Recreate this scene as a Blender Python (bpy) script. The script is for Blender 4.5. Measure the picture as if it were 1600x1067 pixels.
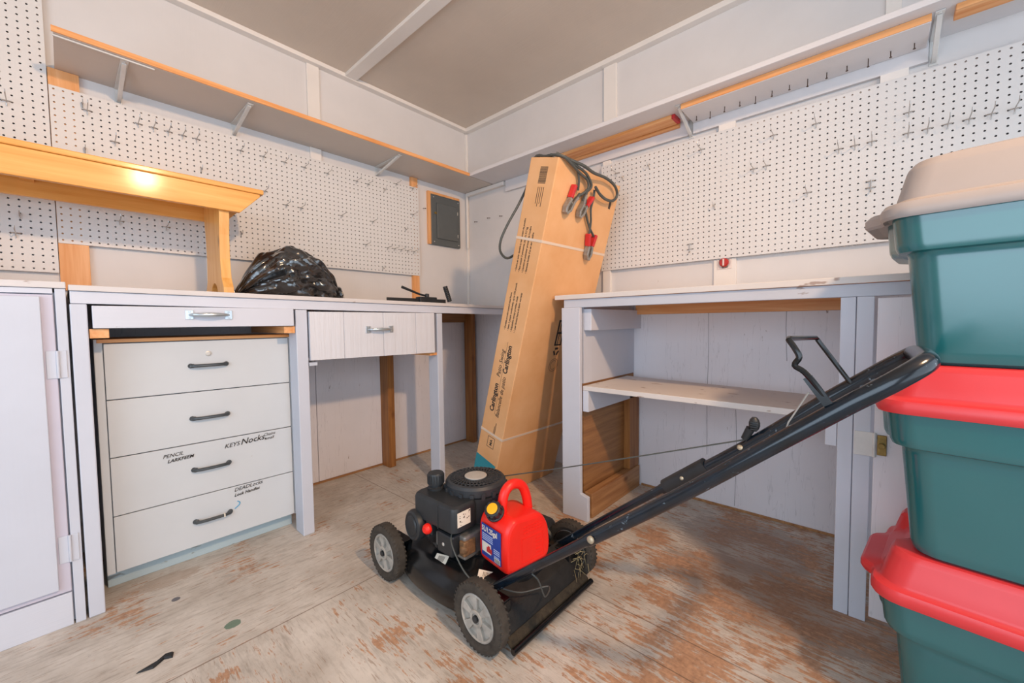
import bpy, bmesh, math, random
from mathutils import Vector, Matrix, noise
random.seed(7)
for o in list(bpy.data.objects): bpy.data.objects.remove(o)
S = bpy.context.scene
COL = S.collection

# ------------------------------------------------------------------ camera, world, light, exposure
CAM_LOC = Vector((-2.1841, -2.4314, 0.9410))
YAW, PITCH, ROLL, FPX = 0.7343, -0.0478, -0.0121, 631.0
fw = Vector((math.cos(YAW)*math.cos(PITCH), math.sin(YAW)*math.cos(PITCH), math.sin(PITCH)))
rt = Vector((math.sin(YAW), -math.cos(YAW), 0)); up = rt.cross(fw)
rt2 = rt*math.cos(ROLL)+up*math.sin(ROLL); up2 = up*math.cos(ROLL)-rt*math.sin(ROLL)
cam_data = bpy.data.cameras.new('camera'); cam = bpy.data.objects.new('camera', cam_data); COL.objects.link(cam)
cam_data.sensor_width = 36; cam_data.lens = 36*FPX/1600; cam_data.clip_start = 0.02
mw = Matrix.Identity(4)
for i, v in enumerate((rt2, up2, -fw)):
    for j in range(3): mw[j][i] = v[j]
mw.translation = CAM_LOC
cam.matrix_world = mw
S.camera = cam

S.view_settings.view_transform = 'Standard'
S.view_settings.look = 'None'
S.view_settings.gamma = 1
S.view_settings.use_curve_mapping = False
S.view_settings.exposure = -0.28

W = bpy.data.worlds.new('daylight'); S.world = W; W.use_nodes = True
bg = W.node_tree.nodes['Background']; bg.inputs[0].default_value = (0.72, 0.86, 1.0, 1); bg.inputs[1].default_value = 1.2

def area_light(name, loc, direction, sx, sy, watts, color):
    d = bpy.data.lights.new(name, 'AREA'); d.shape = 'RECTANGLE'; d.size = sx; d.size_y = sy; d.energy = watts; d.color = color
    o = bpy.data.objects.new(name, d); COL.objects.link(o); o.location = loc
    o.rotation_euler = Vector(direction).to_track_quat('-Z', 'Y').to_euler(); return o
area_light('door_daylight', (-1.75, -4.36, 1.1), (0, 1, 0.05), 2.9, 2.1, 38, (0.74, 0.86, 1.0))
area_light('window_daylight', (-3.64, -2.35, 1.25), (1, 0.12, -0.02), 2.2, 1.5, 42, (0.68, 0.83, 1.0))
LAMP = Vector((-1.65, -3.3, 2.26))
pl = bpy.data.lights.new('ceiling_lamp_light', 'SPOT'); pl.energy = 205; pl.color = (1.0, 0.64, 0.37); pl.shadow_soft_size = 0.06
pl.spot_size = math.radians(125); pl.spot_blend = 1.0
plo = bpy.data.objects.new('ceiling_lamp_light', pl); COL.objects.link(plo); plo.location = LAMP; plo.rotation_euler = Vector((0.12, 0.99, -0.52)).to_track_quat('-Z', 'Y').to_euler()

# ------------------------------------------------------------------ mesh helpers
class MB:
    def __init__(s, xf=None): s.v = []; s.f = []; s.m = []; s.s = []; s.xf = xf
    def add(s, vs, fs, m=0, sm=False):
        b = len(s.v)
        s.v += [tuple(s.xf @ Vector(p)) if s.xf else tuple(p) for p in vs]
        for f in fs: s.f.append([b+i for i in f]); s.m.append(m); s.s.append(sm)
        return s
    def hexa(s, p, m=0, mb=None, mf=None):
        fs = [(0,3,2,1),(4,5,6,7),(0,1,5,4),(1,2,6,5),(2,3,7,6),(3,0,4,7)]
        b = len(s.f); s.add(p, fs, m)
        if mb is not None: s.m[b] = mb          # underside
        if mf is not None: s.m[b+2] = mf        # front (-y)
        return s
    def box(s, x0, x1, y0, y1, z0, z1, m=0, mb=None, mf=None):
        return s.hexa([(x0,y0,z0),(x1,y0,z0),(x1,y1,z0),(x0,y1,z0),(x0,y0,z1),(x1,y0,z1),(x1,y1,z1),(x0,y1,z1)], m, mb, mf)
    def obox(s, c, ax, ay, az, hx, hy, hz, m=0):
        c = Vector(c); ax = Vector(ax).normalized()*hx; ay = Vector(ay).normalized()*hy; az = Vector(az).normalized()*hz
        return s.hexa([c-ax-ay-az, c+ax-ay-az, c+ax+ay-az, c-ax+ay-az, c-ax-ay+az, c+ax-ay+az, c+ax+ay+az, c-ax+ay+az], m)
    def loft(s, rings, m=0, sm=True, cap0=True, cap1=True, closed=True):
        n = len(rings[0]); vs = [p for r in rings for p in r]; fs = []
        for i in range(len(rings)-1):
            for j in range(n if closed else n-1):
                k = (j+1) % n; fs.append((i*n+j, i*n+k, (i+1)*n+k, (i+1)*n+j))
        s.add(vs, fs, m, sm)
        b = len(s.v)-len(vs)
        if cap0: s.f.append([b+j for j in range(n)][::-1]); s.m.append(m); s.s.append(False)
        if cap1: s.f.append([b+(len(rings)-1)*n+j for j in range(n)]); s.m.append(m); s.s.append(False)
        return s
    def tube(s, pts, r, n=8, m=0, closed=False):
        pts = [Vector(p) for p in pts]; rs = r if isinstance(r, (list, tuple)) else [r]*len(pts)
        L = len(pts); rings = []; u = None
        for i, p in enumerate(pts):
            a = pts[(i-1) % L] if (closed or i > 0) else p; b = pts[(i+1) % L] if (closed or i < L-1) else p
            t = (b-a).normalized()
            if u is None: u = t.orthogonal().normalized()
            u = (u-t*u.dot(t)).normalized(); w = t.cross(u)
            rings.append([p+(u*math.cos(2*math.pi*k/n)+w*math.sin(2*math.pi*k/n))*rs[i] for k in range(n)])
        if closed: rings.append(rings[0])
        return s.loft(rings, m, True, not closed, not closed)
    def cyl(s, a, b, r, r2=None, n=20, m=0):
        a = Vector(a); b = Vector(b); return s.lathe([(r, 0), (r if r2 is None else r2, (b-a).length)], a, b-a, n, m)
    def lathe(s, prof, o, axis, n=24, m=0, cap0=True, cap1=True, sm=True):
        t = Vector(axis).normalized(); u = t.orthogonal().normalized(); w = t.cross(u); o = Vector(o)
        rings = [[o+t*h+(u*math.cos(2*math.pi*k/n)+w*math.sin(2*math.pi*k/n))*max(r, 1e-5) for k in range(n)] for r, h in prof]
        return s.loft(rings, m, sm, cap0, cap1)
    def prism(s, poly, o, ax, ay, depth, m=0):
        o = Vector(o); ax = Vector(ax); ay = Vector(ay); az = ax.cross(ay).normalized()*depth
        a = [o+ax*x+ay*y for x, y in poly]; return s.loft([a, [p+az for p in a]], m, False)
    def ball(s, c, r, n=12, m=0, sc=(1,1,1)):
        c = Vector(c); k = n//2
        rings = [[c+Vector((math.sin(math.pi*i/k)*math.cos(2*math.pi*j/n)*r*sc[0], math.sin(math.pi*i/k)*math.sin(2*math.pi*j/n)*r*sc[1], -math.cos(math.pi*i/k)*r*sc[2])) for j in range(n)] for i in range(1, k)]
        return s.loft(rings, m, True)
    def build(s, name, mats, parent=None, bevel=0, origin=None):
        if not isinstance(mats, (list, tuple)): mats = [mats]
        me = bpy.data.meshes.new(name); o = bpy.data.objects.new(name, me); COL.objects.link(o)
        if parent is None:
            xs = [p[0] for p in s.v]; ys = [p[1] for p in s.v]; zs = [p[2] for p in s.v]
            org = Vector(origin) if origin is not None else Vector(((min(xs)+max(xs))/2, (min(ys)+max(ys))/2, min(zs)))
            o.location = org
        else:
            r = parent
            while r.parent: r = r.parent
            org = Vector(r.location); o.parent = parent
            if parent.parent or parent.type == 'MESH': o.location = (0, 0, 0)
        me.from_pydata([(p[0]-org.x, p[1]-org.y, p[2]-org.z) for p in s.v], [], s.f)
        for m in mats: me.materials.append(m)
        me.polygons.foreach_set('material_index', s.m); me.polygons.foreach_set('use_smooth', s.s)
        bm = bmesh.new(); bm.from_mesh(me); bmesh.ops.recalc_face_normals(bm, faces=bm.faces)
        for e in bm.edges:
            if len(e.link_faces) == 2 and e.calc_face_angle(0) > 0.55: e.smooth = False
        bm.to_mesh(me); bm.free()
        if bevel:
            b = o.modifiers.new('bevel', 'BEVEL'); b.width = bevel; b.segments = 2; b.limit_method = 'ANGLE'; b.angle_limit = 0.6
        return o

def tag(o, label=None, cat=None, group=None, kind=None):
    if label: o['label'] = label
    if cat: o['category'] = cat
    if group: o['group'] = group
    if kind: o['kind'] = kind
    return o
def thing(name, label, cat, loc, group=None):
    o = bpy.data.objects.new(name, None); COL.objects.link(o); o.location = loc; o.empty_display_size = 0.05
    return tag(o, label, cat, group)
def spline(pts, k=6):
    P = [Vector(p) for p in pts]; out = []
    for i in range(len(P)-1):
        a = P[max(i-1, 0)]; b = P[i]; c = P[i+1]; d = P[min(i+2, len(P)-1)]
        for j in range(k):
            t = j/k; out.append(0.5*((2*b)+(c-a)*t+(2*a-5*b+4*c-d)*t*t+(3*b-a-3*c+d)*t**3))
    out.append(P[-1]); return out
def text(name, body, size, origin, ax, ay, mat, parent, shear=0, bold=0, align='LEFT', squash=1.0):
    cu = bpy.data.curves.new('t', 'FONT'); cu.body = body; cu.size = size; cu.extrude = 0.0002; cu.offset = bold; cu.shear = shear; cu.align_x = align; cu.resolution_u = 2
    to = bpy.data.objects.new('t', cu); COL.objects.link(to)
    dg = bpy.context.evaluated_depsgraph_get(); dg.update()
    me = bpy.data.meshes.new_from_object(to.evaluated_get(dg))
    ax = Vector(ax).normalized(); ay = Vector(ay).normalized(); az = ax.cross(ay); o = Vector(origin)
    mb = MB(); mb.add([o+ax*v.co.x*squash+ay*v.co.y+az*(v.co.z+0.0004) for v in me.vertices], [list(p.vertices) for p in me.polygons])
    bpy.data.objects.remove(to); bpy.data.curves.remove(cu); bpy.data.meshes.remove(me)
    return mb.build(name, mat, parent)

# ------------------------------------------------------------------ materials
def nodes(name):
    m = bpy.data.materials.new(name); m.use_nodes = True; nt = m.node_tree
    return m, nt, nt.nodes['Principled BSDF']
def rgb(h):
    h = h.lstrip('#'); c = [int(h[i:i+2], 16)/255 for i in (0, 2, 4)]
    return tuple((x/12.92 if x <= 0.04045 else ((x+0.055)/1.055)**2.4) for x in c)+(1,)
def tex_coord(nt, scale=(1,1,1), rot=(0,0,0)):
    tc = nt.nodes.new('ShaderNodeTexCoord'); mp = nt.nodes.new('ShaderNodeMapping'); mp.inputs['Scale'].default_value = scale; mp.inputs['Rotation'].default_value = rot
    nt.links.new(tc.outputs['Object'], mp.inputs['Vector']); return mp.outputs['Vector']
def noise_node(nt, vec, scale, detail=4, rough=0.6, dist=0):
    n = nt.nodes.new('ShaderNodeTexNoise'); n.inputs['Scale'].default_value = scale; n.inputs['Detail'].default_value = detail; n.inputs['Roughness'].default_value = rough; n.inputs['Distortion'].default_value = dist
    nt.links.new(vec, n.inputs['Vector']); return n.outputs['Fac']
def ramp(nt, fac, stops):
    r = nt.nodes.new('ShaderNodeValToRGB'); e = r.color_ramp.elements
    while len(e) < len(stops): e.new(0.5)
    for i, (p, c) in enumerate(stops): e[i].position = p; e[i].color = c if len(c) == 4 else tuple(c)+(1,)
    nt.links.new(fac, r.inputs['Fac']); return r.outputs['Color']
def mix(nt, fac, a, b, mode='MIX'):
    x = nt.nodes.new('ShaderNodeMix'); x.data_type = 'RGBA'; x.blend_type = mode
    for sock, val in ((x.inputs['Factor'], fac), (x.inputs['A'], a), (x.inputs['B'], b)):
        pass
    def put(sock, val):
        if hasattr(val, 'is_output'): nt.links.new(val, sock)
        elif isinstance(val, (int, float)): sock.default_value = val
        else: sock.default_value = val
    put(x.inputs[0], fac); put(x.inputs[6], a); put(x.inputs[7], b); return x.outputs[2]
def math_node(nt, op, a, b=None, clamp=False):
    n = nt.nodes.new('ShaderNodeMath'); n.operation = op; n.use_clamp = clamp
    for i, v in enumerate((a, b)):
        if v is None: continue
        if hasattr(v, 'is_output'): nt.links.new(v, n.inputs[i])
        else: n.inputs[i].default_value = v
    return n.outputs[0]
def bump(nt, bs, h, strength, dist=0.002):
    b = nt.nodes.new('ShaderNodeBump'); b.inputs['Strength'].default_value = strength; b.inputs['Distance'].default_value = dist
    nt.links.new(h, b.inputs['Height']); nt.links.new(b.outputs['Normal'], bs.inputs['Normal'])
def simple(name, col, rough=0.5, metal=0, var=0.0, vscale=20, bmp=0, bscale=120, coat=0, spec=0.5):
    m, nt, bs = nodes(name); bs.inputs['Roughness'].default_value = rough; bs.inputs['Metallic'].default_value = metal; bs.inputs['Specular IOR Level'].default_value = spec
    c = rgb(col); v = tex_coord(nt)
    if coat: bs.inputs['Coat Weight'].default_value = coat; bs.inputs['Coat Roughness'].default_value = 0.15
    f = noise_node(nt, v, vscale, 5)
    lo = tuple(x*(1-var) for x in c[:3])+(1,); hi = tuple(min(1, x*(1+var)) for x in c[:3])+(1,)
    nt.links.new(ramp(nt, f, [(0.3, lo), (0.7, hi)]), bs.inputs['Base Color'])
    if bmp: bump(nt, bs, noise_node(nt, v, bscale, 3), bmp)
    return m
def painted(name, col, axis='z', dirt='#7a5a40', dirt_amt=0.64, rough=0.55, grain=0.35, crack=0.0):
    """brushed paint over plywood: grain relief along one axis, small knocks and specks of bare wood"""
    m, nt, bs = nodes(name); bs.inputs['Roughness'].default_value = rough
    sc = {'z': (60, 60, 2.5), 'x': (2.5, 60, 60), 'y': (60, 2.5, 60)}[axis]
    g = noise_node(nt, tex_coord(nt, sc), 1.0, 4, 0.6)
    c = rgb(col); f = noise_node(nt, tex_coord(nt), 3, 4)
    base = ramp(nt, f, [(0.3, tuple(x*0.93 for x in c[:3])), (0.7, c)])
    ds = {'z': (30, 30, 12), 'x': (12, 30, 30), 'y': (30, 12, 30)}[axis]
    d = noise_node(nt, tex_coord(nt, ds), 1.0, 3, 0.55)
    base = mix(nt, math_node(nt, 'MULTIPLY', ramp(nt, d, [(dirt_amt+0.06, (0, 0, 0)), (dirt_amt+0.10, (1, 1, 1))]), 0.7), base, rgb(dirt))
    if crack:
        k = noise_node(nt, tex_coord(nt, {'z': (9, 9, 0.6), 'x': (0.6, 9, 9), 'y': (9, 0.6, 9)}[axis]), 1.0, 5, 0.65)
        kk = math_node(nt, 'ABSOLUTE', math_node(nt, 'SUBTRACT', k, 0.5))
        base = mix(nt, math_node(nt, 'MULTIPLY', ramp(nt, kk, [(0.0, (1, 1, 1)), (0.004, (0, 0, 0))]), crack), base, rgb('#6b6468'))
    nt.links.new(base, bs.inputs['Base Color'])
    bump(nt, bs, g, grain, 0.003); return m
def wood(name, c1, c2, axis='x', rough=0.5, knots=True, coat=0):
    m, nt, bs = nodes(name); bs.inputs['Roughness'].default_value = rough
    if coat: bs.inputs['Coat Weight'].default_value = coat; bs.inputs['Coat Roughness'].default_value = 0.12
    sc = {'z': (45, 45, 2.2), 'x': (2.2, 45, 45), 'y': (45, 2.2, 45)}[axis]
    g = noise_node(nt, tex_coord(nt, sc), 1.0, 5, 0.6, 0.4)
    col = ramp(nt, g, [(0.3, rgb(c1)), (0.68, rgb(c2))])
    if knots:
        vo = nt.nodes.new('ShaderNodeTexVoronoi'); vo.inputs['Scale'].default_value = 5
        nt.links.new(tex_coord(nt, {'z': (1, 1, .5), 'x': (.5, 1, 1), 'y': (1, .5, 1)}[axis]), vo.inputs['Vector'])
        k = ramp(nt, vo.outputs['Distance'], [(0.03, (1, 1, 1)), (0.09, (0, 0, 0))])
        col = mix(nt, math_node(nt, 'MULTIPLY', k, 0.75), col, rgb('#6a3a18'))
    nt.links.new(col, bs.inputs['Base Color']); bump(nt, bs, g, 0.15, 0.001); return m

M = {}
M['wall'] = painted('white_wall_paint', '#dfdbd9', 'z', dirt_amt=0.72, grain=0.18)
M['wall_low'] = painted('worn_white_wall_paint', '#eae6ea', 'z', dirt_amt=0.68, grain=0.3, crack=0.22)
M['ceiling'] = painted('ceiling_paint_with_shade', '#d8c9ba', 'y', dirt_amt=0.80, grain=0.25)  # beige holds the ceiling's weaker light; the paint itself resembles the walls'
M['trimw'] = painted('white_trim_paint', '#efe8e1', 'x', dirt_amt=0.74, grain=0.12)
M['bench_z'] = painted('white_bench_paint_upright', '#cdd0da', 'z', dirt_amt=0.70, grain=0.22)
M['bench_x'] = painted('white_bench_paint_along_x', '#d3d5de', 'x', dirt_amt=0.70, grain=0.22)
M['bench_y'] = painted('white_bench_paint_along_y', '#c4c8d2', 'y', dirt_amt=0.68, grain=0.22)
M['top_x'] = painted('worn_top_paint_along_x', '#d9d2cf', 'x', dirt='#8a6a58', dirt_amt=0.62, grain=0.2)
M['top_y'] = painted('worn_top_paint_along_y', '#dcd5d0', 'y', dirt='#8a6a58', dirt_amt=0.60, grain=0.2)
M['shelf_x'] = painted('grey_white_shelf_paint', '#cfc5bc', 'x', dirt_amt=0.80, grain=0.1)
M['shelf_y'] = painted('white_shelf_paint', '#dcd9da', 'y', dirt_amt=0.78, grain=0.1)
M['lilac'] = painted('lilac_white_paint', '#cdc8d6', 'z', dirt_amt=0.72, grain=0.2)
M['cream'] = painted('cream_drawer_paint', '#d0d3d5', 'x', dirt='#a89a80', dirt_amt=0.72, grain=0.06)
M['teal_base'] = painted('pale_teal_plinth_paint', '#b4c6cc', 'x', dirt='#7a7468', dirt_amt=0.56, grain=0.15)
M['raw_x'] = wood('bare_pine_along_x', '#d98a45', '#f0b074', 'x')
M['raw_y'] = wood('bare_pine_along_y', '#d98a45', '#eeb47c', 'y')
M['raw_z'] = wood('bare_pine_upright', '#dc9350', '#efb47e', 'z')
M['brown_z'] = wood('stained_stud_upright', '#7d4c22', '#a9723c', 'z')
M['brown_x'] = wood('stained_plywood', '#80552f', '#a87848', 'x', knots=False)
M['runner'] = wood('dirty_pine_runner', '#8a5a34', '#b88a5c', 'x')
M['honey'] = wood('varnished_honey_pine', '#e3983f', '#f4b562', 'x', 0.42, coat=0.2)
M['honey_z'] = wood('varnished_honey_pine_upright', '#e6a04c', '#f5bd70', 'z', 0.42, coat=0.2)
M['peg'] = simple('white_hardboard', '#dddad7', 0.45, var=0.02, vscale=6)
M['pegcore'] = simple('brown_hardboard_core', '#5d4c40', 0.8, var=0.1)
M['steel'] = simple('zinc_wire', '#b9b6b2', 0.35, 0.7, 0.08)
M['handle'] = simple('galvanised_pull', '#c2ccd2', 0.3, 0.75, 0.05)
M['pull'] = simple('dark_pewter_pull', '#54585a', 0.35, 0.5, 0.15)
M['white_metal'] = simple('painted_white_bracket', '#d8d6d2', 0.4, 0.0, 0.06)
M['panelgrey'] = simple('dark_grey_panel_enamel', '#5c6060', 0.45, 0.1, 0.06)
M['black'] = simple('black_plastic', '#24272a', 0.45, 0, 0.2)
M['blackgloss'] = simple('glossy_black_enamel', '#101214', 0.2, 0, 0.3, 14, 0.05, 60)
def handle_paint():
    m, nt, bs = nodes('scuffed_blue_black_handle_paint'); bs.inputs['Roughness'].default_value = 0.2; bs.inputs['Specular IOR Level'].default_value = 0.6
    base = ramp(nt, noise_node(nt, tex_coord(nt), 25, 4), [(0.3, rgb('#080f16')), (0.7, rgb('#101f2c'))])
    s = noise_node(nt, tex_coord(nt, (60, 22, 26)), 1.0, 6, 0.75)
    nt.links.new(mix(nt, math_node(nt, 'MULTIPLY', ramp(nt, s, [(0.62, (0, 0, 0)), (0.65, (1, 1, 1))]), 0.6), base, rgb('#7f8f9a')), bs.inputs['Base Color'])
    return m
M['navy'] = handle_paint()
M['rubber'] = simple('dusty_rubber', '#3b352e', 0.85, 0, 0.35, 40, 0.3, 120)
M['rim'] = simple('dirty_grey_wheel_plastic', '#a9a298', 0.6, 0, 0.25, 30)
M['rimdark'] = simple('grey_wheel_recess', '#7d8389', 0.6, 0, 0.2, 30)
M['alu'] = simple('cast_aluminium', '#8d8b87', 0.5, 0.6, 0.2, 40)
M['silver'] = simple('silver_disc', '#c9c4bc', 0.4, 0.3, 0.1)
M['bolt'] = simple('dull_zinc_bolt', '#b5aa94', 0.4, 0.6, 0.1)
M['ribgrey'] = simple('charcoal_plastic', '#2f3236', 0.5, 0, 0.1)
M['void'] = simple('slot_shade_black', '#08090a', 0.8)  # colour that paints the shade inside the starter slots
M['rust'] = simple('rusty_carburettor', '#7a5a3c', 0.7, 0.2, 0.4, 60)
M['red'] = simple('red_polyethylene', '#ee2418', 0.38, 0, 0.06, 10, 0.06, 90)
M['redpaint'] = simple('red_grip_plastic', '#c42a2c', 0.45, 0, 0.1)
M['yellow'] = simple('yellow_cap_disc', '#eeb01c', 0.4)
M['cable'] = simple('dark_grey_cable', '#4a4d4a', 0.5, 0, 0.08)
M['clampsteel'] = simple('worn_clamp_steel', '#9a9690', 0.4, 0.6, 0.25, 60)
M['paper'] = simple('sticker_paper', '#e6dccb', 0.7, 0, 0.06)
M['ink'] = simple('black_ink', '#2a2422', 0.8)
M['inkfaint'] = simple('brown_black_box_ink', '#4c3a2e', 0.8)
M['blue'] = simple('blue_sticker_ink', '#1c3f94', 0.4, 0, 0.1)
M['teal'] = simple('teal_carton_ink', '#2a8a9a', 0.6, 0, 0.05)
M['strap'] = simple('white_plastic_strap', '#ddc8b4', 0.35)
M['carton'] = None
M['totegreen'] = simple('green_tote_plastic', '#186468', 0.2, 0, 0.04, 5, 0.02, 200, spec=1.0)
M['totered'] = simple('red_tote_lid_plastic', '#dc3a3e', 0.34, 0, 0.05, 8, 0.03, 200)
M['totegrey'] = simple('taupe_tote_lid_plastic', '#a79d98', 0.42, 0, 0.03, 6, 0.03, 200)
M['brass'] = simple('tarnished_brass', '#8a7240', 0.4, 0.7, 0.3, 60)
M['dark'] = simple('dark_gap', '#22262e', 0.8)
M['nail'] = simple('rusty_nail', '#5c4a40', 0.6, 0.5, 0.2)
M['clear'] = simple('milky_plastic', '#e8d8cf', 0.25)
M['redknob'] = simple('red_plastic_knob', '#b5281c', 0.3)
M['scrap'] = simple('black_rubber_scrap', '#1b1c1e', 0.6)
M['grass'] = simple('dried_grass', '#8d8160', 0.9, 0, 0.3)
M['dirtblack'] = simple('dirty_black_steel', '#191817', 0.6, 0, 0.5, 50, 0.4, 120)
M['duff'] = simple('caked_grass_dirt', '#352d21', 0.95, 0, 0.5, 60, 0.6, 100)

def carton_mat():
    m, nt, bs = nodes('brown_corrugated_card'); bs.inputs['Roughness'].default_value = 0.7
    v = tex_coord(nt); f = noise_node(nt, v, 4, 4)
    col = ramp(nt, f, [(0.3, rgb('#d79e68')), (0.7, rgb('#e5b382'))])
    nt.links.new(col, bs.inputs['Base Color'])
    g = noise_node(nt, tex_coord(nt, (4, 60, 160)), 1.0, 2)
    bump(nt, bs, g, 0.12, 0.001); return m
M['carton'] = carton_mat()

def bag_mat():
    m, nt, bs = nodes('black_bin_bag'); bs.inputs['Roughness'].default_value = 0.16; bs.inputs['Base Color'].default_value = rgb('#202123')
    bs.inputs['Specular IOR Level'].default_value = 0.9
    g = noise_node(nt, tex_coord(nt, (7, 7, 10), (0.3, 0.6, 0.2)), 1.0, 2, 0.5, 1.6); bump(nt, bs, g, 0.45, 0.025); bs.inputs['Coat Weight'].default_value = 1.0; bs.inputs['Coat Roughness'].default_value = 0.12; return m
M['bag'] = bag_mat()

def floor_mat():
    m, nt, bs = nodes('worn_painted_plywood'); L = nt.links
    tc = nt.nodes.new('ShaderNodeTexCoord'); sep = nt.nodes.new('ShaderNodeSeparateXYZ'); L.new(tc.outputs['Object'], sep.inputs[0])
    X, Y = sep.outputs[0], sep.outputs[1]
    gx = noise_node(nt, tex_coord(nt, (9, 75, 1)), 1.0, 8, 0.72, 0.3)
    gy = noise_node(nt, tex_coord(nt, (75, 9, 1)), 1.0, 8, 0.72, 0.3)
    inx = math_node(nt, 'MULTIPLY', math_node(nt, 'GREATER_THAN', Y, -1.06), math_node(nt, 'LESS_THAN', X, -1.0))
    grain = mix(nt, inx, gy, gx)
    big = noise_node(nt, tex_coord(nt, (5.5, 4.2, 1)), 1.0, 6, 0.68)
    # foot traffic: the sheet in front of the open bench is worn most
    near = math_node(nt, 'SUBTRACT', -1.0, Y, True)
    tx = math_node(nt, 'ADD', X, 2.1, True)
    wear = math_node(nt, 'MULTIPLY', near, tx, True)
    w1 = math_node(nt, 'ADD', math_node(nt, 'MULTIPLY', grain, 0.5), math_node(nt, 'MULTIPLY', big, 0.5))
    w2 = math_node(nt, 'ADD', w1, math_node(nt, 'MULTIPLY', wear, 0.075))
    mask = ramp(nt, w2, [(0.556, (0, 0, 0)), (0.582, (1, 1, 1))])
    tone = noise_node(nt, tex_coord(nt, (5, 5, 1)), 1.0, 5)
    paint = ramp(nt, tone, [(0.3, rgb('#bdb3a7')), (0.7, rgb('#d8cfc4'))])
    fine = noise_node(nt, tex_coord(nt, (70, 70, 1)), 1.0, 2)
    bare = ramp(nt, fine, [(0.3, rgb('#9c6b45')), (0.7, rgb('#c4926a'))])
    col = mix(nt, math_node(nt, 'MULTIPLY', mask, 0.85), paint, bare)
    fl2 = ramp(nt, grain, [(0.34, (0.72, 0.70, 0.68)), (0.50, (1, 1, 1))]); col = mix(nt, 1.0, col, fl2, 'MULTIPLY')
    col = mix(nt, 1.0, col, ramp(nt, noise_node(nt, tex_coord(nt, (3.2, 2.6, 1)), 1.0, 7, 0.7), [(0.32, (0.74, 0.71, 0.68)), (0.56, (1, 1, 1))]), 'MULTIPLY')
    spk = noise_node(nt, tex_coord(nt, (38, 38, 1)), 1.0, 5, 0.7); col = mix(nt, math_node(nt, 'MULTIPLY', ramp(nt, spk, [(0.655, (0, 0, 0)), (0.675, (1, 1, 1))]), 0.45), col, rgb('#7c6a5c'))
    chk = mix(nt, inx, noise_node(nt, tex_coord(nt, (150, 14, 1)), 1.0, 2, 0.5), noise_node(nt, tex_coord(nt, (14, 150, 1)), 1.0, 2, 0.5)); col = mix(nt, math_node(nt, 'MULTIPLY', ramp(nt, chk, [(0.635, (0, 0, 0)), (0.66, (1, 1, 1))]), 0.5), col, rgb('#8a6a50'))
    # dark old stain in front of the cupboard
    def blob(cx, cy, rx, ry, wob=0.6):
        a = math_node(nt, 'DIVIDE', math_node(nt, 'SUBTRACT', X, cx), rx); b = math_node(nt, 'DIVIDE', math_node(nt, 'SUBTRACT', Y, cy), ry)
        r = math_node(nt, 'ADD', math_node(nt, 'MULTIPLY', a, a), math_node(nt, 'MULTIPLY', b, b))
        r = math_node(nt, 'ADD', r, math_node(nt, 'MULTIPLY', math_node(nt, 'SUBTRACT', w1, 0.5), wob*6))
        return math_node(nt, 'LESS_THAN', r, 1.0)
    for (cx, cy, rx, ry, c, wob) in ((-0.62, -2.18, .16, .34, '#7d5c46', 1.6), (-0.30, -2.05, .2, .22, '#8a7468', 1.6), (-1.868, -0.945, .022, .020, '#3f6a52', .5), (-1.966, -.657, .012, .012, '#33384a', .2), (-2.0, -0.50, .13, .04, '#a58c76', 1.6)):
        col = mix(nt, math_node(nt, 'MULTIPLY', blob(cx, cy, rx, ry, wob), 0.8 if wob < 1 else 0.5), col, rgb(c))
    def seam(S_, at, cond=None):
        d = math_node(nt, 'ABSOLUTE', math_node(nt, 'SUBTRACT', S_, at)); k = math_node(nt, 'LESS_THAN', d, 0.002)
        return math_node(nt, 'MULTIPLY', k, cond) if cond is not None else k
    sm_ = math_node(nt, 'ADD', seam(Y, -1.06, math_node(nt, 'LESS_THAN', X, -1.0)), seam(X, math_node(nt, 'ADD', -1.0, math_node(nt, 'MULTIPLY', 0.08, math_node(nt, 'LESS_THAN', Y, -99))) if False else -1.0), True)
    sm_ = math_node(nt, 'ADD', sm_, seam(X, -1.13, math_node(nt, 'LESS_THAN', Y, -1.5)), True)
    col = mix(nt, math_node(nt, 'MULTIPLY', sm_, 0.75), col, rgb('#6e5644'))
    L.new(col, bs.inputs['Base Color'])
    bs.inputs['Roughness'].default_value = 0.55
    bump(nt, bs, grain, 0.3, 0.002); return m
M['floor'] = floor_mat()

# ------------------------------------------------------------------ room shell
def struct(name, mb, mats, bevel=0):
    return tag(mb.build(name, mats, None, bevel), kind='structure')
CEIL = 2.44
fl = MB().box(-3.8, 0.1, -4.5, 0.1, -0.06, 0).build('floor', M['floor'], origin=(0, 0, 0)); tag(fl, kind='structure')
struct('ceiling', MB().box(-3.8, 0.1, -4.5, 0.1, CEIL, CEIL+0.05), M['ceiling'])
struct('wall_left', MB().box(-3.8, 0.1, 0.0, 0.1, 1.05, CEIL).box(-3.8, 0.1, 0.012, 0.1, 0, 1.05, 1).box(-3.8, -1.2125, 0.0, 0.012, 0.012, 1.05, 1).box(-1.2085, 0.1, 0.0, 0.012, 0.012, 1.05, 1), [M['wall'], M['wall_low']])
struct('wall_right', MB().box(0.0, 0.1, -4.5, 0.0, 1.05, CEIL).box(0.0, 0.1, -4.5, 0.0, 0, 1.05, 1), [M['wall'], M['wall_low']])
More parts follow.
